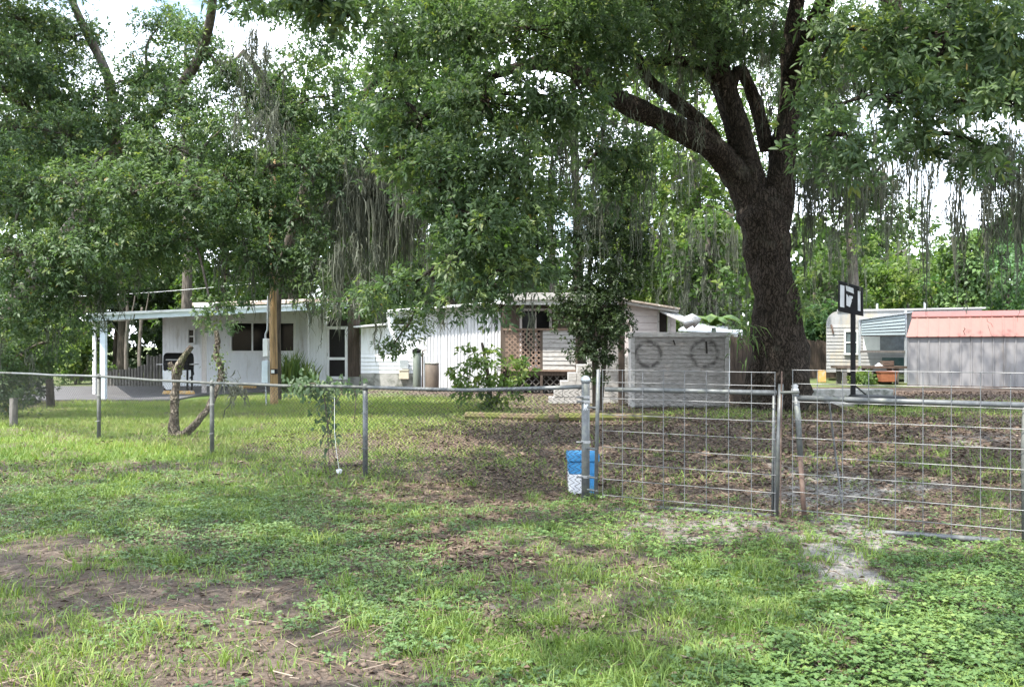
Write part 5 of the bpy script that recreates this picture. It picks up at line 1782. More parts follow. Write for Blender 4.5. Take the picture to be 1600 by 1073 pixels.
def wire_panel(parent, s0, s1, zlo, zhi, px_ref, sp=0.2032, sh=0.152, off=0.03):
    """welded stock panel: each rod its own part"""
    base = gd(px_ref)
    L_ = s1 - s0
    nv = int(L_ / sp)
    vme = MB().tube([(0, 0, 0), (0, 0, zhi - zlo)], 0.0034, 6)
    first = None
    for i in range(nv + 1):
        p = base + GDIR * (s0 + i * sp) + GN * off
        if first is None:
            q = MB().tube([(p[0], p[1], zlo), (p[0], p[1], zhi)], 0.0034, 6)
            first = q.build('vertical_wire', M['wire'], parent)
            p_first = p
        else:
            o = first.copy()
            COL.objects.link(o)
            o.parent = parent
            o.location = (p[0] - p_first[0], p[1] - p_first[1], 0)
            o.name = 'vertical_wire'
    nh = int((zhi - zlo) / sh)
    first = None
    for j in range(nh + 1):
        z = zhi - 0.006 - j * sh * (0.72 if j == 1 else 1.0) - (0 if j < 2 else -sh * 0.0)
        z = zhi - 0.006 - (0 if j == 0 else 0.115 + (j - 1) * sh)
        if z < zlo:
            break
        a = base + GDIR * s0 + GN * (off + .007)
        b = base + GDIR * s1 + GN * (off + .007)
        if first is None:
            first = MB().tube([(a[0], a[1], z), (b[0], b[1], z)], 0.0034, 6).build('horizontal_wire', M['wire'], parent)
            zf = z
        else:
            o = first.copy()
            COL.objects.link(o)
            o.parent = parent
            o.location = (0, 0, z - zf)
            o.name = 'horizontal_wire'


def gs(px, px_ref):
    return float(np.dot(gd(px) - gd(px_ref), GDIR))


# left gate leaf
gl = thing('pipe_gate', 'left gate leaf of galvanised pipe and square wire mesh by the blue bin', 'gate', gpnt(935, 0), 'double farm gate leaves')
MB().tube([gpnt(931, gz_at(931, 779)), gpnt(933.5, gz_at(933, 640)), gpnt(935, gz_at(933, 577))], .019, 10).build('hinge_stile', M['galvanised'], gl, smooth=True)
MB().tube([gpnt(946, gz_at(946, 608)), gpnt(1080, gz_at(1080, 610.5)), gpnt(1213, gz_at(1213, 613.5))], .0225, 10).build('top_rail', M['galvanised'], gl, smooth=True)
MB().tube([gpnt(962, gz_at(962, 789)), gpnt(1080, gz_at(1080, 797)), gpnt(1210, gz_at(1210, 807))], .0225, 10).build('bottom_rail', M['dark_post'], gl, smooth=True)
MB().tube([gpnt(1212, gz_at(1212, 810)), gpnt(1216, gz_at(1216, 700)), gpnt(1220, gz_at(1220, 600))], .0215, 10).build('latch_stile', M['galvanised'], gl, smooth=True)
MB().tube([gpnt(1207, gz_at(1207, 806)), gpnt(1208, gz_at(1208, 700)), gpnt(1209, gz_at(1209, 617))], .012, 8).build('brace_bar', M['galvanised'], gl, smooth=True)
MB().tube([gpnt(1221, gz_at(1221, 812), .03), gpnt(1221.5, gz_at(1221, 700), .03), gpnt(1223, gz_at(1223, 580), .03)], .007, 6).build('rusty_rod', M['rust'], gl)
for py in (636, 700, 745, 765):
    MB().tube([gpnt(918, gz_at(925, py), -.0), gpnt(934, gz_at(930, py + 1), 0.01)], .011, 8).build('hinge', M['galvanised'], gl)
zlo, zhi = gz_at(1000, 789), gz_at(1000, 577.5)
wire_panel(gl, gs(944, 940), gs(1214, 940), 0.035, zhi, 940)
tops = gz_at(1000, 609) - .02
chain_link([gd(950)[:2] - GN * .03, gd(1208)[:2] - GN * .03], [tops, tops], 'chain_link', gl, M['chain_wire'], r=.0018, pitch=.075)
# right gate leaf
grt = thing('pipe_gate', 'right gate leaf of galvanised pipe and square wire mesh at the frame edge', 'gate', gpnt(1250, 0), 'double farm gate leaves')
MB().tube([gpnt(1258, gz_at(1258, 826)), gpnt(1250, gz_at(1250, 705))], .0215, 10).build('lower_stile', M['rust'], grt, smooth=True)
MB().tube([gpnt(1250.4, gz_at(1250, 712)), gpnt(1247, gz_at(1247, 655)), gpnt(1243, gz_at(1243, 612))], .024, 10).build('latch_stile', M['galvanised'], grt, smooth=True)
MB().lathe(gd(1242)[0], gd(1242)[1], [(.03, gz_at(1242, 616)), (.032, gz_at(1242, 608)), (.022, gz_at(1242, 605)), (.03, gz_at(1242, 602.5)), (.01, gz_at(1242, 600))], 12).build('knob', M['grey_metal'], grt, smooth=True)
MB().tube([gpnt(1221, gz_at(1221, 613), .03), gpnt(1250, gz_at(1250, 612), .03)], .013, 8).build('latch_bar', M['dark_post'], grt)
MB().box(0, 0.001, 0, .001, 0, .001)
MB().tube([gpnt(1244, gz_at(1244, 621)), gpnt(1400, gz_at(1400, 626.5)), gpnt(1640, gz_at(1640, 634))], .0225, 10).build('top_rail', M['galvanised'], grt, smooth=True)
MB().tube([gpnt(1261, gz_at(1261, 824.5)), gpnt(1420, gz_at(1420, 834)), gpnt(1562, gz_at(1562, 845))], .0225, 10).build('bottom_rail', M['galvanised'], grt, smooth=True)
MB().tube([gpnt(1601, gz_at(1601, 850)), gpnt(1599.5, gz_at(1600, 700)), gpnt(1602, gz_at(1602, 632))], .02, 10).build('hinge_stile', M['dark_post'], grt, smooth=True)
wire_panel(grt, gs(1240, 1240), gs(1640, 1240), .03, gz_at(1300, 577.5), 1240)
t2 = gz_at(1400, 627) - .02
chain_link([gd(1262)[:2] - GN * .03, gd(1620)[:2] - GN * .03], [t2 - .35, t2 - .35], 'chain_link', grt, M['chain_wire'], r=.0014, pitch=.075)
# bent rod standing behind the gap
rodm = MB().tube([gpnt(1258, 0.0, -1.2) + [0.05, 0, 0], gpnt(1256, .45, -1.2), gpnt(1253, gz_at(1253, 637), -1.0), gpnt(1262, gz_at(1262, 632), -1.0)], .009, 6)
tag(rodm.build('bent_rod', M['wire'], origin=gpnt(1256, 0, -1.2)), 'thin bent metal rod standing behind the gate gap', 'rod')

# ------------------------------------------------------------------ painted bin behind the gate post
dbn = 9.35
bn = thing('painted_bin', 'square bin painted blue above and white below behind gate post', 'bin', (wx(911, dbn), dbn, 0))
x0, x1 = wx(889, dbn), wx(934.5, dbn)
zb, zm, zl, zt3 = 0.0, wz(741, dbn), wz(722, dbn), wz(708.5, dbn)


def taper(xa_, xb_, za, zc_, shrink=0.0):
    return MB().hexa([(xa_ + shrink, dbn + shrink, za), (xb_ - shrink, dbn + shrink, za), (xb_ - shrink, dbn + .29 - shrink, za), (xa_ + shrink, dbn + .29 - shrink, za),
                      (xa_, dbn, zc_), (xb_, dbn, zc_), (xb_, dbn + .29, zc_), (xa_, dbn + .29, zc_)])


xm = x0 + (x1 - x0) * .62
MB().hexa([(x0 + .006, dbn + .006, zb), (xm, dbn + .006, zb), (xm, dbn + .28, zb), (x0 + .006, dbn + .28, zb), (x0 + .002, dbn + .002, zm), (xm, dbn + .002, zm), (xm, dbn + .288, zm), (x0 + .002, dbn + .288, zm)]).build('white_body', M['white_paint'], bn, bevel=.006)
MB().hexa([(xm + .001, dbn + .006, zb), (x1 - .006, dbn + .006, zb), (x1 - .006, dbn + .28, zb), (xm + .001, dbn + .28, zb), (xm + .001, dbn + .002, zm), (x1 - .002, dbn + .002, zm), (x1 - .002, dbn + .288, zm), (xm + .001, dbn + .288, zm)]).build('blue_side', M['blue_paint'], bn, bevel=.006)
taper(x0, x1, zm + .001, zl, .002).build('blue_band', M['blue_paint'], bn, bevel=.006)
MB().box(x0 - .014, x1 + .014, dbn - .014, dbn + .304, zl + .001, zt3).build('lid', M['blue_paint'], bn, bevel=.014)

# pale cup hanging from a cord at the fence foot
dsh = F * CH / (741 - HY)
cup = MB().lathe(wx(530, dsh), dsh, [(.012, .0), (.03, .02), (.035, .055), (.026, .062), (.024, .03)], 12)
ct = thing('plastic_cup', 'pale plastic scoop hanging on a cord low on the fence', 'scoop', (wx(530, dsh), dsh, 0))
cup.build('bowl', M['white_paint'], ct, smooth=True)
MB().tube([(wx(530, dsh), dsh, .05), (wx(524, dsh), dsh + .05, .28), (wx(520, dsh), dsh + .1, .5), (wx(519, dsh), dsh + .14, .9)], .0022, 5).build('cord', M['white_trim'], ct)

# two upright limbs of a cut tree
DV = 15.1
ys_ = thing('cut_tree', 'dead pruned tree with one upright stub and one curved limb', 'tree stump', (wx(270, DV), DV, 0))
q = MB()
limb(q, [W(271, 684, DV), W(272, 660, DV), W(273, 630, DV), W(275, 600, DV), W(277, 578, DV), W(286, 560, DV), W(299, 541, DV)], [.11, .075, .068, .066, .070, .055, .042], n=14, per=7, rough=.26, seed=2)
limb(q, [W(275, 582, DV), W(268, 572, DV), W(265, 566, DV)], [.05, .05, .035], n=8, per=3, rough=.2, seed=5)
tr_ = q.build('trunk', M['dead_bark'], ys_, smooth=True)
q = MB()
limb(q, [W(272, 680, DV), W(284, 679, DV - .1), W(300, 667, DV - .2), W(320, 645, DV - .2), W(334, 620, DV - .1), W(345, 590, DV), W(344, 570, DV), W(338, 555, DV), W(340, 535, DV), W(338, 517, DV)], [.09, .066, .058, .05, .048, .05, .052, .045, .040, .034], n=14, per=7, rough=.26, seed=9)
q.build('limb', M['dead_bark'], ys_, smooth=True)
nl = 170
c = np.concatenate([W(341, 560, DV) + rng.normal(0, .07, (nl // 2, 3)) * [1, 1, 1.7], W(346, 590, DV) + rng.normal(0, .06, (nl // 4, 3)), W(276, 580, DV) + rng.normal(0, .06, (nl // 4, 3))])
v, f = leaf_quads(c, rand_dirs(len(c)) + [0, 0, -.3], rand_dirs(len(c)) + [0, -.5, .7], rng.uniform(.03, .07, len(c)), rng.uniform(.02, .035, len(c)))
o = npmesh('vine_leaves', v, f, M['bright_leaf'], ys_, rng.random(len(c)))
o['kind'] = 'stuff'

# ------------------------------------------------------------------ trees
TREE_LOG = []


def tree(name, label, loc, trunk, limbs, blobs, bark, leaf, layers=4.0, L=0.085, Wd=0.030, moss=None, gap=0.0, sub_r=0.34, clump=26,
         per_sprig=7, group=None, tn=18, rough=.10, branch_r=.05, twigs=True, droop=.2, cat='tree', near=0.0):
    """trunk and limbs as uneven tapering tubes, crown of separate folded leaves, thin branches reaching every clump"""
    t = thing(name, label, cat, loc, group)
    pts = []
    q = MB()
    for i, (p, r) in enumerate(trunk):
        pts.append(limb(q, p, r, n=tn, per=6, rough=rough, seed=i * 3.7 + loc[0]))
    q.build('trunk', bark, t, smooth=True)
    for i, (p, r) in enumerate(limbs):
        q = MB()
        pts.append(limb(q, p, r, n=max(8, tn - 4), per=6, rough=rough, seed=i * 5.1 + loc[0] + 1))
        q.build('limb', bark, t, smooth=True)
    sk = np.concatenate(pts)
    blobs = [(np.array(c_, float), np.array(r_, float)) for c_, r_ in blobs]
    if blobs:
        q = MB()
        order = sorted(range(len(blobs)), key=lambda i: np.min(np.linalg.norm(sk - blobs[i][0], axis=1)))
        grown = sk
        for i in order:
            c, r = blobs[i]
            d = np.linalg.norm(grown - c, axis=1)
            d = d + 1.2 * np.maximum(0, grown[:, 2] - c[2] - 0.5) * 0.3
            k = int(np.argmin(d))
            a = grown[k]
            L_ = np.linalg.norm(c - a)
            if L_ < 0.25:
                continue
            m1 = a * .6 + c * .4 + rng.normal(0, .08, 3) * L_ + np.array([0, 0, .10 * L_])
            r0 = min(branch_r * (0.6 + 0.25 * L_), branch_r * 2.2)
            P = limb(q, [a, m1, c], [r0, r0 * .7, r0 * .35], n=6, per=5, rough=.12, seed=i)
            grown = np.concatenate([grown, P[3:]])
        if q.v:
            o = q.build('branches', bark, t, smooth=True)
            o['kind'] = 'stuff'
        subs = []
        sets = [[], [], []]
        for c_, r_ in blobs:
            fx, fz = CX + F * c_[0] / max(c_[1], .5), HY - F * (c_[2] - r_[2] - CH) / max(c_[1], .5)
            hidden = fz < -60 or c_[1] < 4
            sets[2 if hidden else (1 if c_[1] < near else 0)].append((c_, r_))
        for k_, st in enumerate(sets):
            if not st:
                continue
            if k_ == 2:
                v, f, tt, sb = crown_points(st, 4.0, max(L, .26), max(Wd, .12), sub_r=.6, per_sprig=6, gap=gap, clump=12, droop=droop)
            else:
                v, f, tt, sb = crown_points(st, layers, L, Wd, sub_r=sub_r, per_sprig=per_sprig, gap=gap, clump=clump, droop=droop, oval=(k_ == 1))
            subs += sb
            o = npmesh('crown', v, f, leaf, t, tt)
            o['kind'] = 'stuff'
            TREE_LOG.append((name, k_, len(f)))
        if twigs:
            v, f = twig_mesh(subs, r0=branch_r * .22)
            o = npmesh('twigs', v, f, bark, t)
            o['kind'] = 'stuff'
    if moss:
        v, f, tt = moss_arrays(moss)
        o = npmesh('hanging_moss', v, f, M['moss'], t, tt)
        o['kind'] = 'stuff'
    return t


def ms(px, py, d, sx, sz, ln_px, n):
    return (W(px, py, d), (sx / F * d, 0.35, sz / F * d), ln_px / F * d, n)


# ---- the big oak
ZO = 21.7
trunk = [([W(1222, 655, ZO), W(1222, 632, ZO), W(1221, 600, ZO), W(1219, 550, ZO), W(1216, 500, ZO), W(1208, 440, ZO), W(1200, 385, ZO), W(1192, 335, ZO), W(1186, 300, ZO)],
          [.84, .72, .64, .60, .56, .49, .52, .55, .40]),
         ([W(1172, 655, ZO - .1), W(1178, 610, ZO - .1), W(1190, 550, ZO), W(1200, 500, ZO + .1)], [.30, .24, .20, .14]),
         ([W(1255, 640, ZO - .2), W(1285, 641, ZO - .5), W(1318, 650, ZO - .8), W(1352, 655, ZO - 1.0)], [.34, .22, .13, .05])]
limbs = [([W(1190, 345, ZO), W(1158, 285, ZO), W(1118, 235, ZO - .3), W(1065, 203, ZO - .8), W(1010, 178, ZO - 1.5), W(955, 150, ZO - 2.4), W(900, 110, ZO - 4), W(840, 100, ZO - 5.5), W(760, 120, ZO - 6.8)],
          [.40, .34, .30, .26, .225, .18, .15, .11, .07]),
         ([W(1140, 262, ZO + .1), W(1098, 195, ZO), W(1050, 155, ZO - .4), W(1010, 120, ZO - .8), W(985, 60, ZO - 1.2)], [.21, .165, .14, .12, .09]),
         ([W(1188, 345, ZO), W(1170, 265, ZO), W(1152, 195, ZO), W(1130, 130, ZO), W(1120, 70, ZO), W(1126, 0, ZO - .2), W(1128, -90, ZO - .4)], [.36, .29, .28, .26, .22, .19, .15]),
         ([W(1132, 140, ZO), W(1100, 105, ZO - .2), W(1060, 96, ZO - .4), W(1010, 98, ZO - .6)], [.20, .14, .12, .10]),
         ([W(1140, 150, ZO), W(1155, 110, ZO), W(1180, 160, ZO + .3), W(1200, 235, ZO + .3)], [.10, .14, .15, .17]),
         ([W(1206, 372, ZO), W(1218, 300, ZO), W(1226, 220, ZO + .2), W(1234, 150, ZO + .3), W(1236, 80, ZO + .2), W(1246, 0, ZO), W(1258, -90, ZO - .6)], [.40, .33, .28, .24, .21, .18, .15]),
         ([W(1236, 110, ZO + .2), W(1275, 30, ZO - 2.2), W(1310, -30, ZO - 5), W(1370, -20, ZO - 8), W(1430, 60, ZO - 10.2)], [.20, .17, .14, .10, .06]),
         ([W(1126, 0, ZO - .2), W(1060, -60, ZO - 3), W(960, -120, ZO - 7), W(820, -160, ZO - 10), W(640, -300, ZO - 12.5)], [.20, .16, .13, .10, .06])]
bl = pblobs([
    # centre mass hanging towards the camera
    (610, 40, 15, 80, 70), (720, 40, 14.4, 95, 70), (830, 45, 14, 100, 60), (940, 45, 14.5, 85, 60), (1020, 10, 16, 55, 34),
    (600, 150, 15, 60, 70), (660, 185, 14.2, 80, 75), (760, 160, 13.7, 100, 75), (870, 150, 13.9, 75, 70), (950, 95, 15, 50, 45),
    (620, 255, 14.3, 55, 45), (700, 270, 13.6, 85, 60), (790, 260, 13.4, 85, 65), (690, 330, 13.5, 55, 35), (760, 345, 13.3, 80, 55), (835, 320, 13.9, 45, 60),
    (720, 405, 13.4, 55, 42), (790, 420, 13.4, 65, 45), (745, 455, 13.2, 45, 26), (840, 395, 13.8, 38, 45), (590, 452, 15.5, 36, 22), (690, 470, 14.4, 34, 18), (790, 474, 13.4, 46, 20), (650, 440, 15, 34, 26),
    (935, 235, 17, 60, 45), (970, 300, 17.5, 42, 38), (985, 245, 17.5, 40, 45), (900, 290, 16, 40, 40),
    # high inside and behind
    (1090, 60, 23, 80, 60), (1180, 45, 24, 80, 60), (1290, 60, 23.5, 90, 60), (1160, -75, 20, 120, 50), (1400, 110, 24, 100, 60), (1520, 120, 24, 110, 70),
    (1270, 150, 24, 40, 60), (1060, 130, 24, 40, 40), (1290, 265, 25, 50, 45), (1350, 300, 25, 55, 30), (1545, 250, 24, 60, 50), (1590, 330, 24, 45, 50), (1430, 230, 25, 35, 30),
    # right mass, nearer
    (1310, 45, 11.8, 50, 50), (1380, 60, 11.0, 80, 60), (1480, 55, 10.6, 85, 70), (1580, 60, 10.4, 80, 80), (1305, 165, 10.4, 42, 34), (1330, 215, 10.0, 55, 36), (1285, 225, 10.6, 30, 22),
    (1390, 155, 10.4, 75, 50), (1490, 165, 10.2, 75, 50), (1580, 165, 10.0, 65, 60), (1340, 255, 10.2, 40, 22), (1440, 215, 10.8, 45, 22), (1560, 235, 10.8, 60, 32), (1180, 0, 13.5, 34, 26), (1275, 110, 12, 24, 30)])
# crown above the frame, clumps added to shade yard, ringed wall and shed
bl += [((x, y, z), (r, r, r * .55)) for (x, y, z, r) in ((2.5, 16, 9.5, 2.6), (6, 19, 10.5, 3.0), (9.5, 18, 10, 2.8), (8, 13, 8.2, 2.4), (4.5, 12, 8.0, 2.0), (1.0, 12.5, 7.8, 1.8), (-2.2, 9.6, 7.6, 1.5), (-2.4, 12, 8.8, 1.6), (0.4, 11.6, 8.8, 1.7), (-0.6, 8.2, 7.5, 1.4), (1.8, 7.8, 7.3, 1.4), (0.6, 6.6, 7.0, 1.3), (0.2, 19.2, 9.0, 1.8), (-0.6, 11.2, 7.7, 1.4), (6.5, 10.5, 7.6, 1.7), (9.5, 10, 7.4, 1.8), (2.8, 13.8, 8.6, 1.7), (0.6, 14.8, 9, 1.7), (5.5, 15.5, 9.2, 2), (8.5, 16.5, 9.6, 2.2), (11.5, 14, 8.6, 2.2), (2.2, 18.6, 9, 2.4), (3.6, 20.6, 8.6, 2.2), (9, 28.5, 10.2, 2.4), (12, 27.5, 10.2, 2.4), (15, 27, 9.8, 2.4), (11, 23, 10, 3.0), (4, 24, 11, 3.0), 
                                                         (6.0, 8.5, 6.6, 1.7), (3.4, 9.0, 7.0, 1.5), (1.2, 9.6, 7.2, 1.4))]
moss = [ms(1085, 60, 21, 30, 15, 130, 160), ms(1015, 120, 20, 20, 15, 140, 130), ms(1150, 60, 21.5, 25, 20, 150, 140), ms(1060, 170, 20.5, 30, 12, 90, 120), ms(950, 205, 18.5, 45, 25, 160, 320),
        ms(1000, 225, 18, 40, 20, 150, 220), ms(1290, 240, 22, 45, 25, 240, 700), ms(1340, 270, 22, 45, 20, 210, 420), ms(1265, 300, 22, 20, 20, 160, 240), ms(1390, 220, 19, 25, 20, 170, 220), ms(1450, 240, 20, 45, 15, 130, 170),
        ms(1555, 250, 17, 45, 25, 260, 800), ms(1590, 300, 17, 20, 25, 190, 300), ms(1500, 200, 17, 40, 20, 170, 250), ms(1220, 140, 22, 20, 30, 170, 180), ms(1320, 120, 14, 25, 20, 110, 90),
        ms(880, 215, 15, 45, 25, 130, 260), ms(820, 420, 14.5, 30, 15, 110, 120), ms(935, 300, 17, 45, 30, 130, 230), ms(800, 300, 15.2, 60, 30, 120, 150)]
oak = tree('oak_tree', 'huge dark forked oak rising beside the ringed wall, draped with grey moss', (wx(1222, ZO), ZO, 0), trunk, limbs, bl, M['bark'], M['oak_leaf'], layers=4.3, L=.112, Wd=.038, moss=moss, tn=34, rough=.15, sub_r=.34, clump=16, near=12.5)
# resurrection ferns on the trunk and buttress
c = np.concatenate([W(1256, 485, ZO - .5) + rng.normal(0, .16, (70, 3)), W(1160, 520, ZO - .4) + rng.normal(0, .16, (80, 3)) * [1, .6, 2.0], W(1255, 445, ZO - .4) + rng.normal(0, .1, (25, 3))])
v, f = leaf_quads(c, rand_dirs(len(c)) * [1, .8, .6] + [0, -.3, .2], rand_dirs(len(c)) * .4 + [0, -.4, .8], rng.uniform(.2, .42, len(c)), rng.uniform(.03, .05, len(c)), .1, .5)
o = npmesh('fern', v, f, M['bright_leaf'], oak, rng.random(len(c)) * .7)
o['kind'] = 'stuff'

# ---- spreading oak on the left
ZL = 21.5
trunk = [([W(-40, 645, ZL), W(-35, 600, ZL), W(0, 520, ZL), W(60, 430, ZL), W(130, 340, ZL), W(160, 260, ZL)], [.42, .34, .30, .28, .25, .22])]
limbs = [([W(160, 262, ZL), W(178, 200, ZL - .5), W(168, 120, ZL - .8), W(130, 40, ZL - 1), W(95, -40, ZL - 1)], [.20, .14, .11, .09, .06]),
         ([W(150, 290, ZL), W(100, 200, ZL - 1), W(50, 120, ZL - 2), W(-20, 75, ZL - 3)], [.16, .12, .09, .07]),
         ([W(140, 310, ZL), W(60, 190, ZL - 1.5), W(0, 135, ZL - 2.6)], [.13, .10, .07]),
         ([W(165, 255, ZL), W(230, 190, ZL - 1), W(300, 110, ZL - 2), W(330, 20, ZL - 3), W(330, -120, ZL - 5), W(300, -420, ZL - 10)], [.18, .13, .11, .09, .08, .05]),
         ([W(150, 300, ZL), W(250, 290, ZL - 1.5), W(350, 270, ZL - 3)], [.16, .12, .07]),
         ([W(120, 380, ZL), W(60, 380, ZL - 2), W(0, 400, ZL - 3)], [.14, .1, .06])]
bl = pblobs([(20, 90, 16, 60, 50), (90, 110, 17, 55, 45), (20, 200, 16, 70, 60), (100, 210, 16.2, 60, 50), (190, 200, 16.5, 60, 45), (230, 110, 17, 40, 45), (280, 150, 16.5, 60, 50), (250, 40, 17, 40, 30), (310, 60, 16.5, 40, 40), (345, 110, 16.5, 35, 30),
             (270, 230, 15.8, 70, 50), (350, 200, 16, 45, 45), (30, 300, 15.5, 75, 55), (120, 290, 15.4, 75, 50), (210, 300, 15.2, 75, 50), (300, 300, 15.2, 65, 45), (370, 290, 15.8, 40, 40),
             (30, 400, 15.2, 70, 55), (120, 390, 15.2, 75, 50), (200, 380, 15.4, 60, 45), (280, 370, 15.8, 60, 35), (350, 360, 16.2, 45, 30), (20, 490, 15.6, 60, 45), (90, 470, 15.8, 60, 40), (165, 445, 16.2, 50, 28),
             (20, 560, 16.2, 40, 36), (5, 620, 16.4, 28, 30), (70, 535, 16.6, 38, 28), (110, 505, 17, 34, 20), (330, 480, 15.5, 26, 16), (345, 492, 15.4, 14, 10), (240, 415, 16.5, 50, 20),
             (150, 150, 17, 45, 40), (205, 130, 17.4, 36, 40), (110, 60, 17.6, 40, 34), (30, 30, 17, 50, 34), (385, 150, 17, 34, 40), (60, 150, 16.6, 50, 40), (130, 45, 17.5, 26, 22), (60, 40, 17.5, 45, 30), (480, 20, 16, 45, 22), (420, 10, 15, 50, 20), (520, 60, 16, 30, 30), (0, 590, 16, 36, 40), (50, 575, 16.4, 30, 24)])
bl = [(W(CX + F * c_[0] / c_[1], HY - F * (c_[2] - CH) / c_[1], c_[1] * 1.17), tuple(v * 1.17 for v in r_)) for c_, r_ in bl]
bl += [((x, y, z), (r, r, r * .5)) for (x, y, z, r) in ((-12.5, 17, 10, 2.4), (-9.5, 18.5, 9.6, 2.0), (-12, 20, 9, 2.2))]
moss = [ms(395, 85, 18, 20, 12, 60, 90), ms(180, 420, 18.5, 60, 20, 80, 150), ms(60, 500, 18.5, 40, 20, 90, 150)]
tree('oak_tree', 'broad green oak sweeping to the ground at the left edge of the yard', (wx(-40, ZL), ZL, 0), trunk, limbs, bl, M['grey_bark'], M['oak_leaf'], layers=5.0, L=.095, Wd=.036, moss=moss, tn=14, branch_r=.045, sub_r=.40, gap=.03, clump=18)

# ---- mossy oak in the middle
ZM = 24.5
trunk = [([W(431, 640, ZM), W(431, 560, ZM), W(434, 450, ZM), W(455, 370, ZM), W(492, 250, ZM)], [.16, .13, .13, .14, .15])]
limbs = [([W(495, 270, ZM), W(450, 200, ZM - 1), W(415, 130, ZM - 2), W(380, 80, ZM - 3)], [.16, .12, .09, .06]),
         ([W(495, 260, ZM), W(540, 190, ZM - 1), W(590, 120, ZM - 2)], [.15, .11, .07]),
         ([W(505, 370, ZM), W(450, 320, ZM - 2), W(400, 300, ZM - 3)], [.12, .10, .06]),
         ([W(503, 330, ZM), W(560, 290, ZM - 1.5), W(620, 270, ZM - 3)], [.12, .10, .06])]
bl = pblobs([(400, 130, 20, 45, 50), (450, 190, 20, 60, 50), (520, 150, 20, 55, 60), (420, 260, 19, 60, 50), (500, 260, 19, 60, 50), (560, 210, 19.5, 50, 50), (400, 330, 18.6, 55, 45), (470, 340, 18.6, 60, 40), (540, 300, 19, 50, 36),
             (420, 390, 18.6, 50, 35), (490, 405, 18.8, 50, 32), (560, 430, 21, 50, 40), (620, 420, 22, 50, 45), (660, 450, 22, 50, 30), (450, 430, 19, 40, 20), (400, 440, 20, 40, 22), (620, 370, 22, 40, 40), (350, 100, 20, 28, 30), (470, 90, 20, 30, 40), (640, 505, 21.5, 26, 26), (610, 545, 21.5, 20, 14), (520, 470, 23, 50, 22), (580, 485, 23, 40, 16)])
moss = [ms(400, 90, 18.8, 24, 16, 110, 380), ms(405, 180, 17.6, 35, 12, 80, 320), ms(590, 290, 18.9, 45, 18, 210, 1500), ms(635, 300, 18.9, 32, 18, 180, 900), ms(555, 300, 18.7, 32, 20, 190, 800), ms(545, 390, 18, 30, 15, 120, 260), ms(430, 380, 19, 35, 15, 110, 320), ms(470, 420, 19.5, 25, 15, 100, 240), ms(420, 240, 19.3, 40, 25, 110, 300),
        ms(490, 300, 19.5, 40, 25, 110, 300), ms(380, 400, 19, 30, 15, 90, 180), ms(695, 480, 16.5, 6, 4, 55, 50), ms(735, 470, 15.5, 40, 6, 35, 90), ms(592, 490, 18.5, 4, 4, 60, 40), ms(375, 600, 13.5, 14, 3, 45, 60), ms(520, 420, 20, 30, 20, 100, 240)]
tree('oak_tree', 'moss hung oak behind the yellowish utility pole, before the screen door', (wx(431, ZM), ZM, 0), trunk, limbs, bl, M['dark_bark'], M['oak_leaf'], layers=4.2, L=.105, Wd=.04, moss=moss, tn=14, branch_r=.045, sub_r=.40, gap=.03)

# ---- roadside oak: only the sprays at the top edge show, its shade lies on the verge
trunk = [([(-9.2, 1.0, -.1), (-9.1, 1.1, 1.5), (-8.8, 1.3, 3.2), (-8.2, 1.6, 4.8)], [.5, .38, .33, .28])]
limbs = [([(-8.3, 1.6, 4.6), (-6.5, 2.6, 6.4), (-4.0, 4.2, 7.2), (-1.5, 5.5, 7.4)], [.22, .16, .11, .06]), ([(-8.3, 1.6, 4.6), (-6.8, 4.5, 6.6), (-5.0, 7.2, 7.2), (-3.4, 8.8, 7.0)], [.2, .14, .09, .05]), ([(-8.2, 1.6, 4.8), (-5.5, 0.8, 7.0), (-2.5, 1.2, 7.6)], [.2, .12, .07])]
bl = [((x, y, z), (r, r, r * .5)) for (x, y, z, r) in ((-6.5, 2.8, 7.2, 1.7), (-4.6, 4.6, 7.6, 1.7), (-6.6, 5.8, 7.4, 1.7), (-4.4, 7.4, 7.6, 1.7), (-8.2, 4.6, 7.2, 1.6), (-2.4, 5.6, 7.8, 1.5), (-2.2, 7.8, 7.6, 1.4), (-3.2, 2.2, 7.7, 1.6), (-0.6, 3.6, 7.9, 1.3), (-8.8, 7.4, 7.6, 1.5), (-6.4, 8.6, 7.6, 1.3), (-0.4, 6.6, 7.7, 1.3), (-10, 2, 7, 1.8), (0.8, 1.6, 8.0, 1.4), (1.4, 4.9, 7.9, 1.3))]
bl += pblobs([(505, 5, 9.5, 34, 24), (545, 25, 9.6, 26, 22), (470, -8, 9.5, 32, 18), (385, -4, 10, 40, 12)])
tree('oak_tree', 'roadside oak whose dark hanging sprays cross the sky at the top edge', (-9.2, 1, 0), trunk, limbs, bl, M['bark'], M['oak_leaf'], layers=3.2, L=.10, Wd=.036, tn=12, near=12, sub_r=.36, gap=.1)

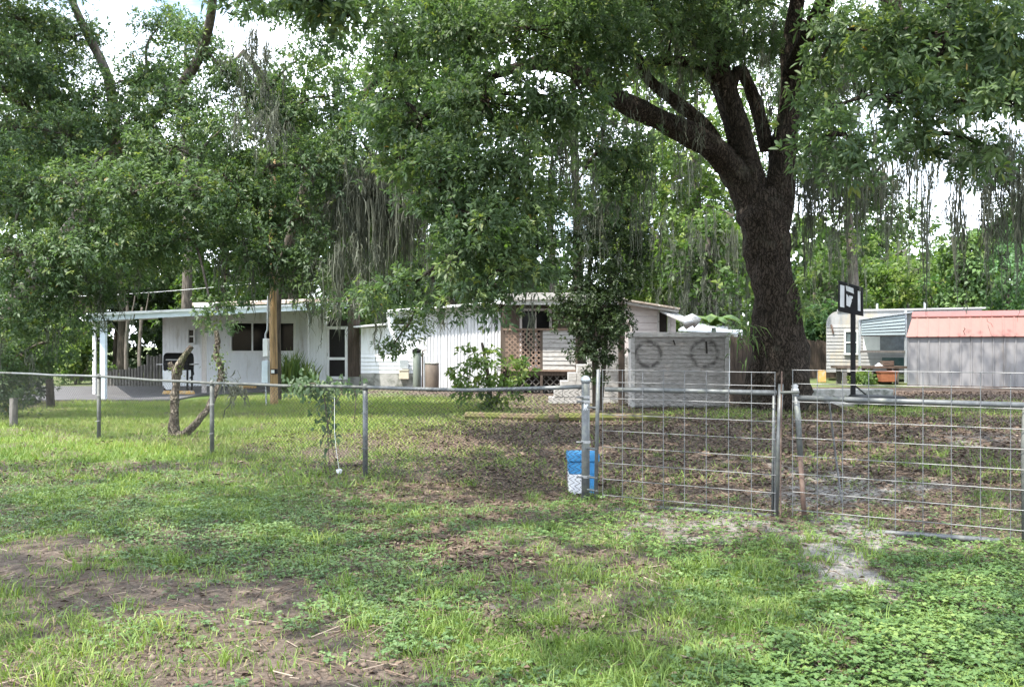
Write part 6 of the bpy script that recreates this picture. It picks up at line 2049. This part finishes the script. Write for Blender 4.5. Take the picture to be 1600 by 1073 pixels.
# ---- young tree in front of the porch, and the shrub by the wing
ZY = 21.0
trunk = [([W(932, 640, ZY), W(931, 600, ZY), W(929, 560, ZY), W(924, 500, ZY), W(920, 440, ZY), W(925, 390, ZY)], [.10, .085, .075, .065, .055, .04]), ([W(937, 640, ZY + .1), W(941, 600, ZY + .1), W(945, 550, ZY + .1), W(950, 480, ZY), W(955, 420, ZY)], [.07, .06, .05, .045, .03])]
bl = pblobs([(900, 450, 20.6, 30, 28), (940, 400, 20.6, 36, 30), (975, 370, 20.8, 36, 26), (960, 440, 20.4, 40, 32), (905, 500, 20.4, 34, 30), (950, 500, 20.4, 36, 32), (915, 545, 20.5, 26, 26), (948, 545, 20.5, 24, 26), (1000, 425, 20.8, 24, 14), (880, 475, 20.8, 20, 22), (930, 580, 20.6, 14, 18), (985, 330, 21, 26, 24), (925, 470, 20.4, 40, 40), (935, 360, 20.8, 26, 22), (890, 420, 20.8, 24, 22), (905, 385, 20.8, 28, 26), (952, 325, 20.8, 30, 26), (915, 335, 21, 24, 22), (1000, 390, 20.8, 24, 20)])
tree('young_tree', 'small dark leaved tree growing in front of the lattice porch', (wx(934, ZY), ZY, 0), trunk, [], bl, M['dark_bark'], M['dark_leaf'], layers=5.0, L=.07, Wd=.034, tn=10, branch_r=.022, sub_r=.22, clump=16)
ZS = 21.6
trunk = [([W(767, 642, ZS), W(764, 600, ZS), W(758, 560, ZS), W(753, 535, ZS)], [.06, .05, .04, .025]), ([W(770, 642, ZS), W(785, 600, ZS), W(795, 565, ZS)], [.045, .035, .02])]
bl = pblobs([(750, 555, 21.4, 30, 22), (730, 580, 21.2, 36, 26), (780, 575, 21.2, 36, 28), (760, 610, 21.2, 34, 26), (715, 605, 21.4, 26, 16), (800, 600, 21.4, 26, 18), (768, 632, 21.4, 18, 12), (815, 570, 21.6, 14, 14)])
tree('shrub', 'leafy shrub with dark stems in front of the white corrugated wing', (wx(767, ZS), ZS, 0), trunk, [], bl, M['dark_bark'], M['bright_leaf'], layers=2.7, L=.14, Wd=.065, tn=8, branch_r=.02, sub_r=.22, clump=7, per_sprig=5, cat='shrub')

# ---- vine drooping over the fence
c = []
dv = 11.4
for (px, py, sx, sy, n) in ((480, 600, 18, 10, 90), (505, 615, 16, 12, 110), (535, 600, 14, 5, 40), (510, 650, 10, 18, 40), (515, 690, 7, 18, 22), (555, 612, 9, 5, 18)):
    q_ = rng.normal(0, 1, (n, 3)) * [sx / F * dv, .07, sy / F * dv] + W(px, py, dv)
    c.append(q_)
c = np.concatenate(c)
vi = thing('vine', 'dark leafy vine trailing over the chain link top rail', 'vine', (wx(505, dv), dv, wz(600, dv)))
v, f = leaf_quads(c, rand_dirs(len(c)) * [1, .6, .8] + [0, -.1, -.5], rand_dirs(len(c)) * .5 + [0, -.7, .5], rng.uniform(.05, .1, len(c)), rng.uniform(.03, .055, len(c)), .15, .3)
o = npmesh('leaves', v, f, M['oak_leaf'], vi, rng.random(len(c)) * .7)
o['kind'] = 'stuff'
q = MB()
for (a, b_, e) in (((470, 600), (505, 612), (515, 735)), ((505, 605), (512, 660), (528, 738)), ((540, 602), (520, 640), (500, 700)), ((550, 602), (556, 620), (553, 660))):
    limb(q, [W(*a, dv), W(*b_, dv - .05), W(*e, dv - .1)], [.008, .006, .004], n=5, per=5, rough=.1)
q.build('stems', M['brown_wood'], vi)

# ---- spiky bed by the entry
ZK = 30.8
x = wx(rng.uniform(434, 492, 260), ZK)
y = ZK + rng.uniform(-.3, .5, 260)
hb = (0.55 + 0.5 * rng.random(260)) * (0.6 + .5 * np.exp(-((x - wx(455, ZK)) / .6) ** 2)) * 1.15
V, Q, T = blades(x, y, hb * 1.15, rng.uniform(.05, .075, 260), rng.random(260), .35)
sp_ = thing('snake_plants', 'clump of upright sword leaved plants by the entry wall', 'plants', (wx(462, ZK), ZK, 0))
o = npmesh('blades', V, Q, M['bright_leaf'], sp_, T)
o['kind'] = 'stuff'
cc = np.stack([wx(rng.uniform(430, 500, 240), 30.3), 30.3 + rng.uniform(-.2, .4, 240), rng.uniform(.02, .3, 240)], 1)
v, f = leaf_quads(cc, rand_dirs(240) + [0, 0, .3], rand_dirs(240) * .4 + [0, -.3, .8], rng.uniform(.08, .16, 240), rng.uniform(.04, .07, 240))
o = npmesh('low_leaves', v, f, M['weed'], sp_, rng.random(240))
o['kind'] = 'stuff'


# ---- trees behind
def back_tree(label, px, d, ytop, wpx, leaf, bark='grey_bark', name='background_tree', base=None, L=.26, layers=3.2, n=13, moss=None, low=0.35, gap=.06, seed=0, lean=0.0, hang=0.0):
    r = np.random.default_rng(seed + int(px))
    zt_ = wz(ytop, d)
    x0 = wx(px, d)
    hw = wpx / F * d
    tr_ = [([(x0, d, -.1), (x0 + .1 + lean * .3, d, zt_ * .35), (x0 - .1 + lean * .7, d + .2, zt_ * .65), (x0 + lean, d, zt_ * .92)], [.30, .24, .17, .05])]
    bl = []
    for i in range(n):
        zc = zt_ * (low + (1 - low) * (i + .5) / n * .92)
        fr = math.sin(PI * min(1, max(0.12, (zc / zt_ - low + .12) / (1.12 - low)))) ** .6
        a = r.uniform(0, 2 * PI)
        rad = hw * r.uniform(.2, .75) * fr
        rr = hw * r.uniform(.34, .55) * (0.6 + .4 * fr)
        bl.append(((x0 + rad * math.cos(a) + lean * zc / zt_, d + rad * math.sin(a) * .9, zc), (rr, rr, rr * .7)))
    mo = None
    if moss:
        mo = []
        for i in range(moss):
            c, rr = bl[r.integers(0, len(bl))]
            mo.append(((c[0] + r.uniform(-.8, .8) * rr[0], c[1] - rr[1] * r.uniform(.3, .9), c[2] - rr[2] * .3), (.5, .3, .3), r.uniform(1.2, 3.2), 130))
    return tree(name, label, (x0, d, 0), tr_, [], bl, M[bark], M[leaf], layers=layers, L=L, Wd=L * .5, moss=mo, tn=8, branch_r=.06, sub_r=.8, clump=14, gap=gap, group=None)


back_tree('yellow green tree in sun behind the board house gable', 1040, 46, 205, 150, 'bright_leaf', seed=1, moss=12, n=16, L=.24, low=.3)
back_tree('tree curtained with grey moss left of the big oak trunk', 1110, 36, 330, 85, 'back_leaf', seed=2, moss=34, n=12, low=.2)
back_tree('round yellowish bushy tree behind the camper trailer', 1415, 50, 372, 110, 'bright_leaf', seed=3, n=16, low=.12, L=.3, layers=3.6)
back_tree('deep green tree just right of the big oak trunk', 1300, 48, 380, 85, 'back_leaf', seed=4, n=12, low=.1, moss=8)
back_tree('pale feathery tree above the red shed roof', 1575, 44, 335, 110, 'pale_leaf', seed=5, n=16, low=.1, L=.2, layers=3.4)
back_tree('tall loose crowned tree seen through the fork of the big oak', 1090, 40, 70, 170, 'bright_leaf', seed=31, moss=14, n=18, L=.2, low=.35, gap=.2, layers=2.4)
back_tree('leafy tree behind the right side of the big oak crown', 1330, 42, 150, 120, 'back_leaf', seed=32, moss=10, n=12, L=.22, low=.45, gap=.25, layers=2.2)
back_tree('small feathery bright tree above the trailer roof, its tip against the sky', 1503, 43, 352, 34, 'weed', seed=41, n=9, L=.3, low=.45, layers=2.6)
back_tree('tall dense tree far behind the centre crown', 700, 44, -60, 190, 'back_leaf', 'dark_bark', seed=42, n=22, L=.24, low=.5, layers=3)
back_tree('dense tree standing behind the moss curtain over the house', 455, 44, 110, 130, 'back_leaf', 'dark_bark', seed=43, n=16, L=.24, low=.4, layers=3)
back_tree('dense tree behind the outer end of the long oak limb', 900, 46, -20, 110, 'back_leaf', 'dark_bark', seed=44, n=14, L=.24, low=.62, layers=2.6)
back_tree('tree behind the left oak crown, over the carport', 120, 40, 130, 150, 'back_leaf', 'dark_bark', seed=45, n=18, L=.24, low=.35, layers=3)
back_tree('hazy tall tree far behind the trailer roof', 1370, 75, 330, 120, 'back_leaf', seed=6, n=12, low=.2, L=.4)
back_tree('slim grey trunk tree behind the porch roof', 862, 48, 215, 60, 'back_leaf', seed=7, n=8, low=.55, L=.22)
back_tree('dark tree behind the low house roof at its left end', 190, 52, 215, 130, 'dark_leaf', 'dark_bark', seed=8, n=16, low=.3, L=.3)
back_tree('dense tree behind the picture window roof', 350, 50, 200, 140, 'back_leaf', 'dark_bark', seed=9, n=16, low=.28, L=.28)
back_tree('yellowish tree behind the screen door roof', 560, 48, 250, 130, 'bright_leaf', seed=10, n=15, low=.3, L=.26)
back_tree('tree behind the corrugated wing roof', 720, 52, 270, 110, 'back_leaf', seed=11, n=14, low=.3, L=.28)
back_tree('sunlit tree top beyond the left oak', 60, 60, 25, 120, 'bright_leaf', seed=12, n=16, low=.4, L=.34)
back_tree('sparse tree rising beyond the left oak, its top against the sky', 290, 46, 15, 90, 'oak_leaf', seed=13, n=10, low=.5, L=.2, gap=.3)
back_tree('tree of the rear boundary between gable and moss curtain', 1000, 62, 385, 70, 'bright_leaf', seed=14, n=10, low=.1, L=.34)

# bare trunks in the shade beyond the carport
for k_, (px, d, wd, ytop, lab) in enumerate(((136, 44, .24, 430, 'thick dark trunk left of the carport post, in the shade'), (198, 46, .10, 470, 'thin pale trunk seen under the carport roof, leftmost there'), (219, 47, .09, 480, 'straight thin trunk seen under the carport roof, nearest the house'), (181, 56, .13, 440, 'darker slim trunk just right of the carport post'))):
    t = thing('tree_trunk', lab, 'tree trunk', (wx(px, d), d, 0), 'trunks in the wood beyond the carport')
    q = MB()
    limb(q, [W(px, 600, d) * [1, 1, 0], W(px - 1, 550, d), W(px + 2, 500, d), W(px + random.uniform(-6, 6), ytop, d)], [wd * 1.3, wd, wd * .9, wd * .6], n=9, per=4, rough=.12, seed=px)
    q.build('trunk', M['grey_bark'] if k_ in (1, 2) else M['dark_bark'], t, smooth=True)
    q = MB()
    limb(q, [W(px, 505, d), W(px + 9, 485, d), W(px + 14, 455, d)], [wd * .5, wd * .4, wd * .25], n=6, per=4, rough=.1, seed=px + 1)
    q.build('limb', M['grey_bark'] if k_ in (1, 2) else M['dark_bark'], t, smooth=True)

# broad banana-like leaves: behind the ringed wall and over the shed
for (px, py, d, n, Lb, lab) in ((1115, 512, 30.5, 9, 1.0, 'bright banana plant behind the ringed wall'),):
    bp = thing('banana_plant', lab, 'plant', (wx(px, d), d, 0))
    zt_ = wz(py, d)
    q = MB()
    limb(q, [(wx(px, d), d, 0), (wx(px, d) + .05, d, zt_ * .5), (wx(px, d), d, zt_)], [.13, .11, .07], n=8, per=4, rough=.05)
    q.build('stem', M['green_tank'], bp, smooth=True)
    for i in range(n):
        a = 2 * PI * i / n + rng.uniform(-.2, .2)
        L_ = Lb * rng.uniform(.75, 1.15)
        w0 = .2 * Lb
        V, Q = [], []
        ns = 7
        for s in range(ns):
            t = s / (ns - 1)
            r_ = L_ * t
            z = zt_ + L_ * (.45 * math.sin(t * 1.9) - .35 * t * t) + .1
            w_ = w0 * (math.sin(PI * min(1, t * .95 + .05)) ** .7) + .01
            for sgn, dz in ((-1, -.05), (0, 0.04), (1, -.05)):
                V.append((wx(px, d) + r_ * math.cos(a) - sgn * w_ * math.sin(a), d + r_ * math.sin(a) + sgn * w_ * math.cos(a), z + dz))
        for s in range(ns - 1):
            for k in (0, 1):
                Q.append((s * 3 + k, s * 3 + k + 1, (s + 1) * 3 + k + 1, (s + 1) * 3 + k))
        npmesh('leaf', np.array(V), np.array(Q), M['weed'], bp, np.clip(rng.normal(.5, .25, len(Q)), 0, 1))

# shrubs along the rear
def bush(label, px, d, ytop, wpx, leaf, L=.16, seed=0, ybase=None):
    r = np.random.default_rng(seed)
    zt_ = wz(ytop, d)
    hw = wpx / F * d
    x0 = wx(px, d)
    bl = [((x0 + r.uniform(-.7, .7) * hw, d + r.uniform(-.4, .4) * hw, zt_ * r.uniform(.25, .8)), (hw * .45, hw * .4, zt_ * .28)) for i in range(8)]
    return tree('bush', label, (x0, d, 0), [([(x0, d, -.05), (x0 + .05, d, zt_ * .3), (x0, d, zt_ * .6)], [.06, .05, .03])], [], bl, M['dark_bark'], M[leaf], layers=3.2, L=L, Wd=L * .5, tn=6, branch_r=.02, sub_r=.35, clump=12, cat='bush')


bush('dark bush against the side fence at the left edge', 20, 23.5, 560, 60, 'dark_leaf', seed=21, L=.1)
bush('green bush left of the carport post', 118, 36, 480, 50, 'bright_leaf', seed=22, L=.16)
bush('green bush between the ringed wall and gable', 1085, 38, 480, 60, 'bright_leaf', seed=23)
bush('bush behind the trailer at its left corner', 1275, 46, 455, 40, 'pale_leaf', seed=24)
bush('ragged bush beside the work table leg', 1352, 35.6, 583, 16, 'bright_leaf', seed=25, L=.1)

# far wood closing the view: one mass
V, Fq, T = [], [], []
b = 0
prof = [(-500, 150), (-100, 160), (60, 180), (200, 215), (400, 205), (560, 235), (700, 270), (820, 330), (870, 440), (930, 465), (990, 440), (1050, 380), (1150, 330), (1260, 330), (1340, 370), (1400, 395), (1470, 410), (1540, 390), (1620, 320), (1800, 250), (2100, 240)]
pxs_, pys_ = zip(*prof)
bl = []
for px in np.arange(-480, 2090, 18):
    for rep in range(4):
        d = rng.uniform(62, 85)
        p_ = px + rng.uniform(-20, 20)
        yt = np.interp(p_, pxs_, pys_) + rng.uniform(0, 30)
        zt_ = wz(yt, d)
        z = zt_ * rng.uniform(.1, .95) if rep else zt_ * .9
        r_ = rng.uniform(1.7, 2.7)
        bl.append(((wx(p_, d), d, min(z, zt_ - r_ * .5)), (r_, r_, r_ * .8)))
v, f, tt, subs = crown_points(bl, 1.3, .80, .52, sub_r=.9, per_sprig=5, clump=10)
fw = npmesh('far_woods', v, f, M['back_leaf'], tint=tt)
tag(fw, 'green wood closing the view far behind the house and yard', kind='stuff')
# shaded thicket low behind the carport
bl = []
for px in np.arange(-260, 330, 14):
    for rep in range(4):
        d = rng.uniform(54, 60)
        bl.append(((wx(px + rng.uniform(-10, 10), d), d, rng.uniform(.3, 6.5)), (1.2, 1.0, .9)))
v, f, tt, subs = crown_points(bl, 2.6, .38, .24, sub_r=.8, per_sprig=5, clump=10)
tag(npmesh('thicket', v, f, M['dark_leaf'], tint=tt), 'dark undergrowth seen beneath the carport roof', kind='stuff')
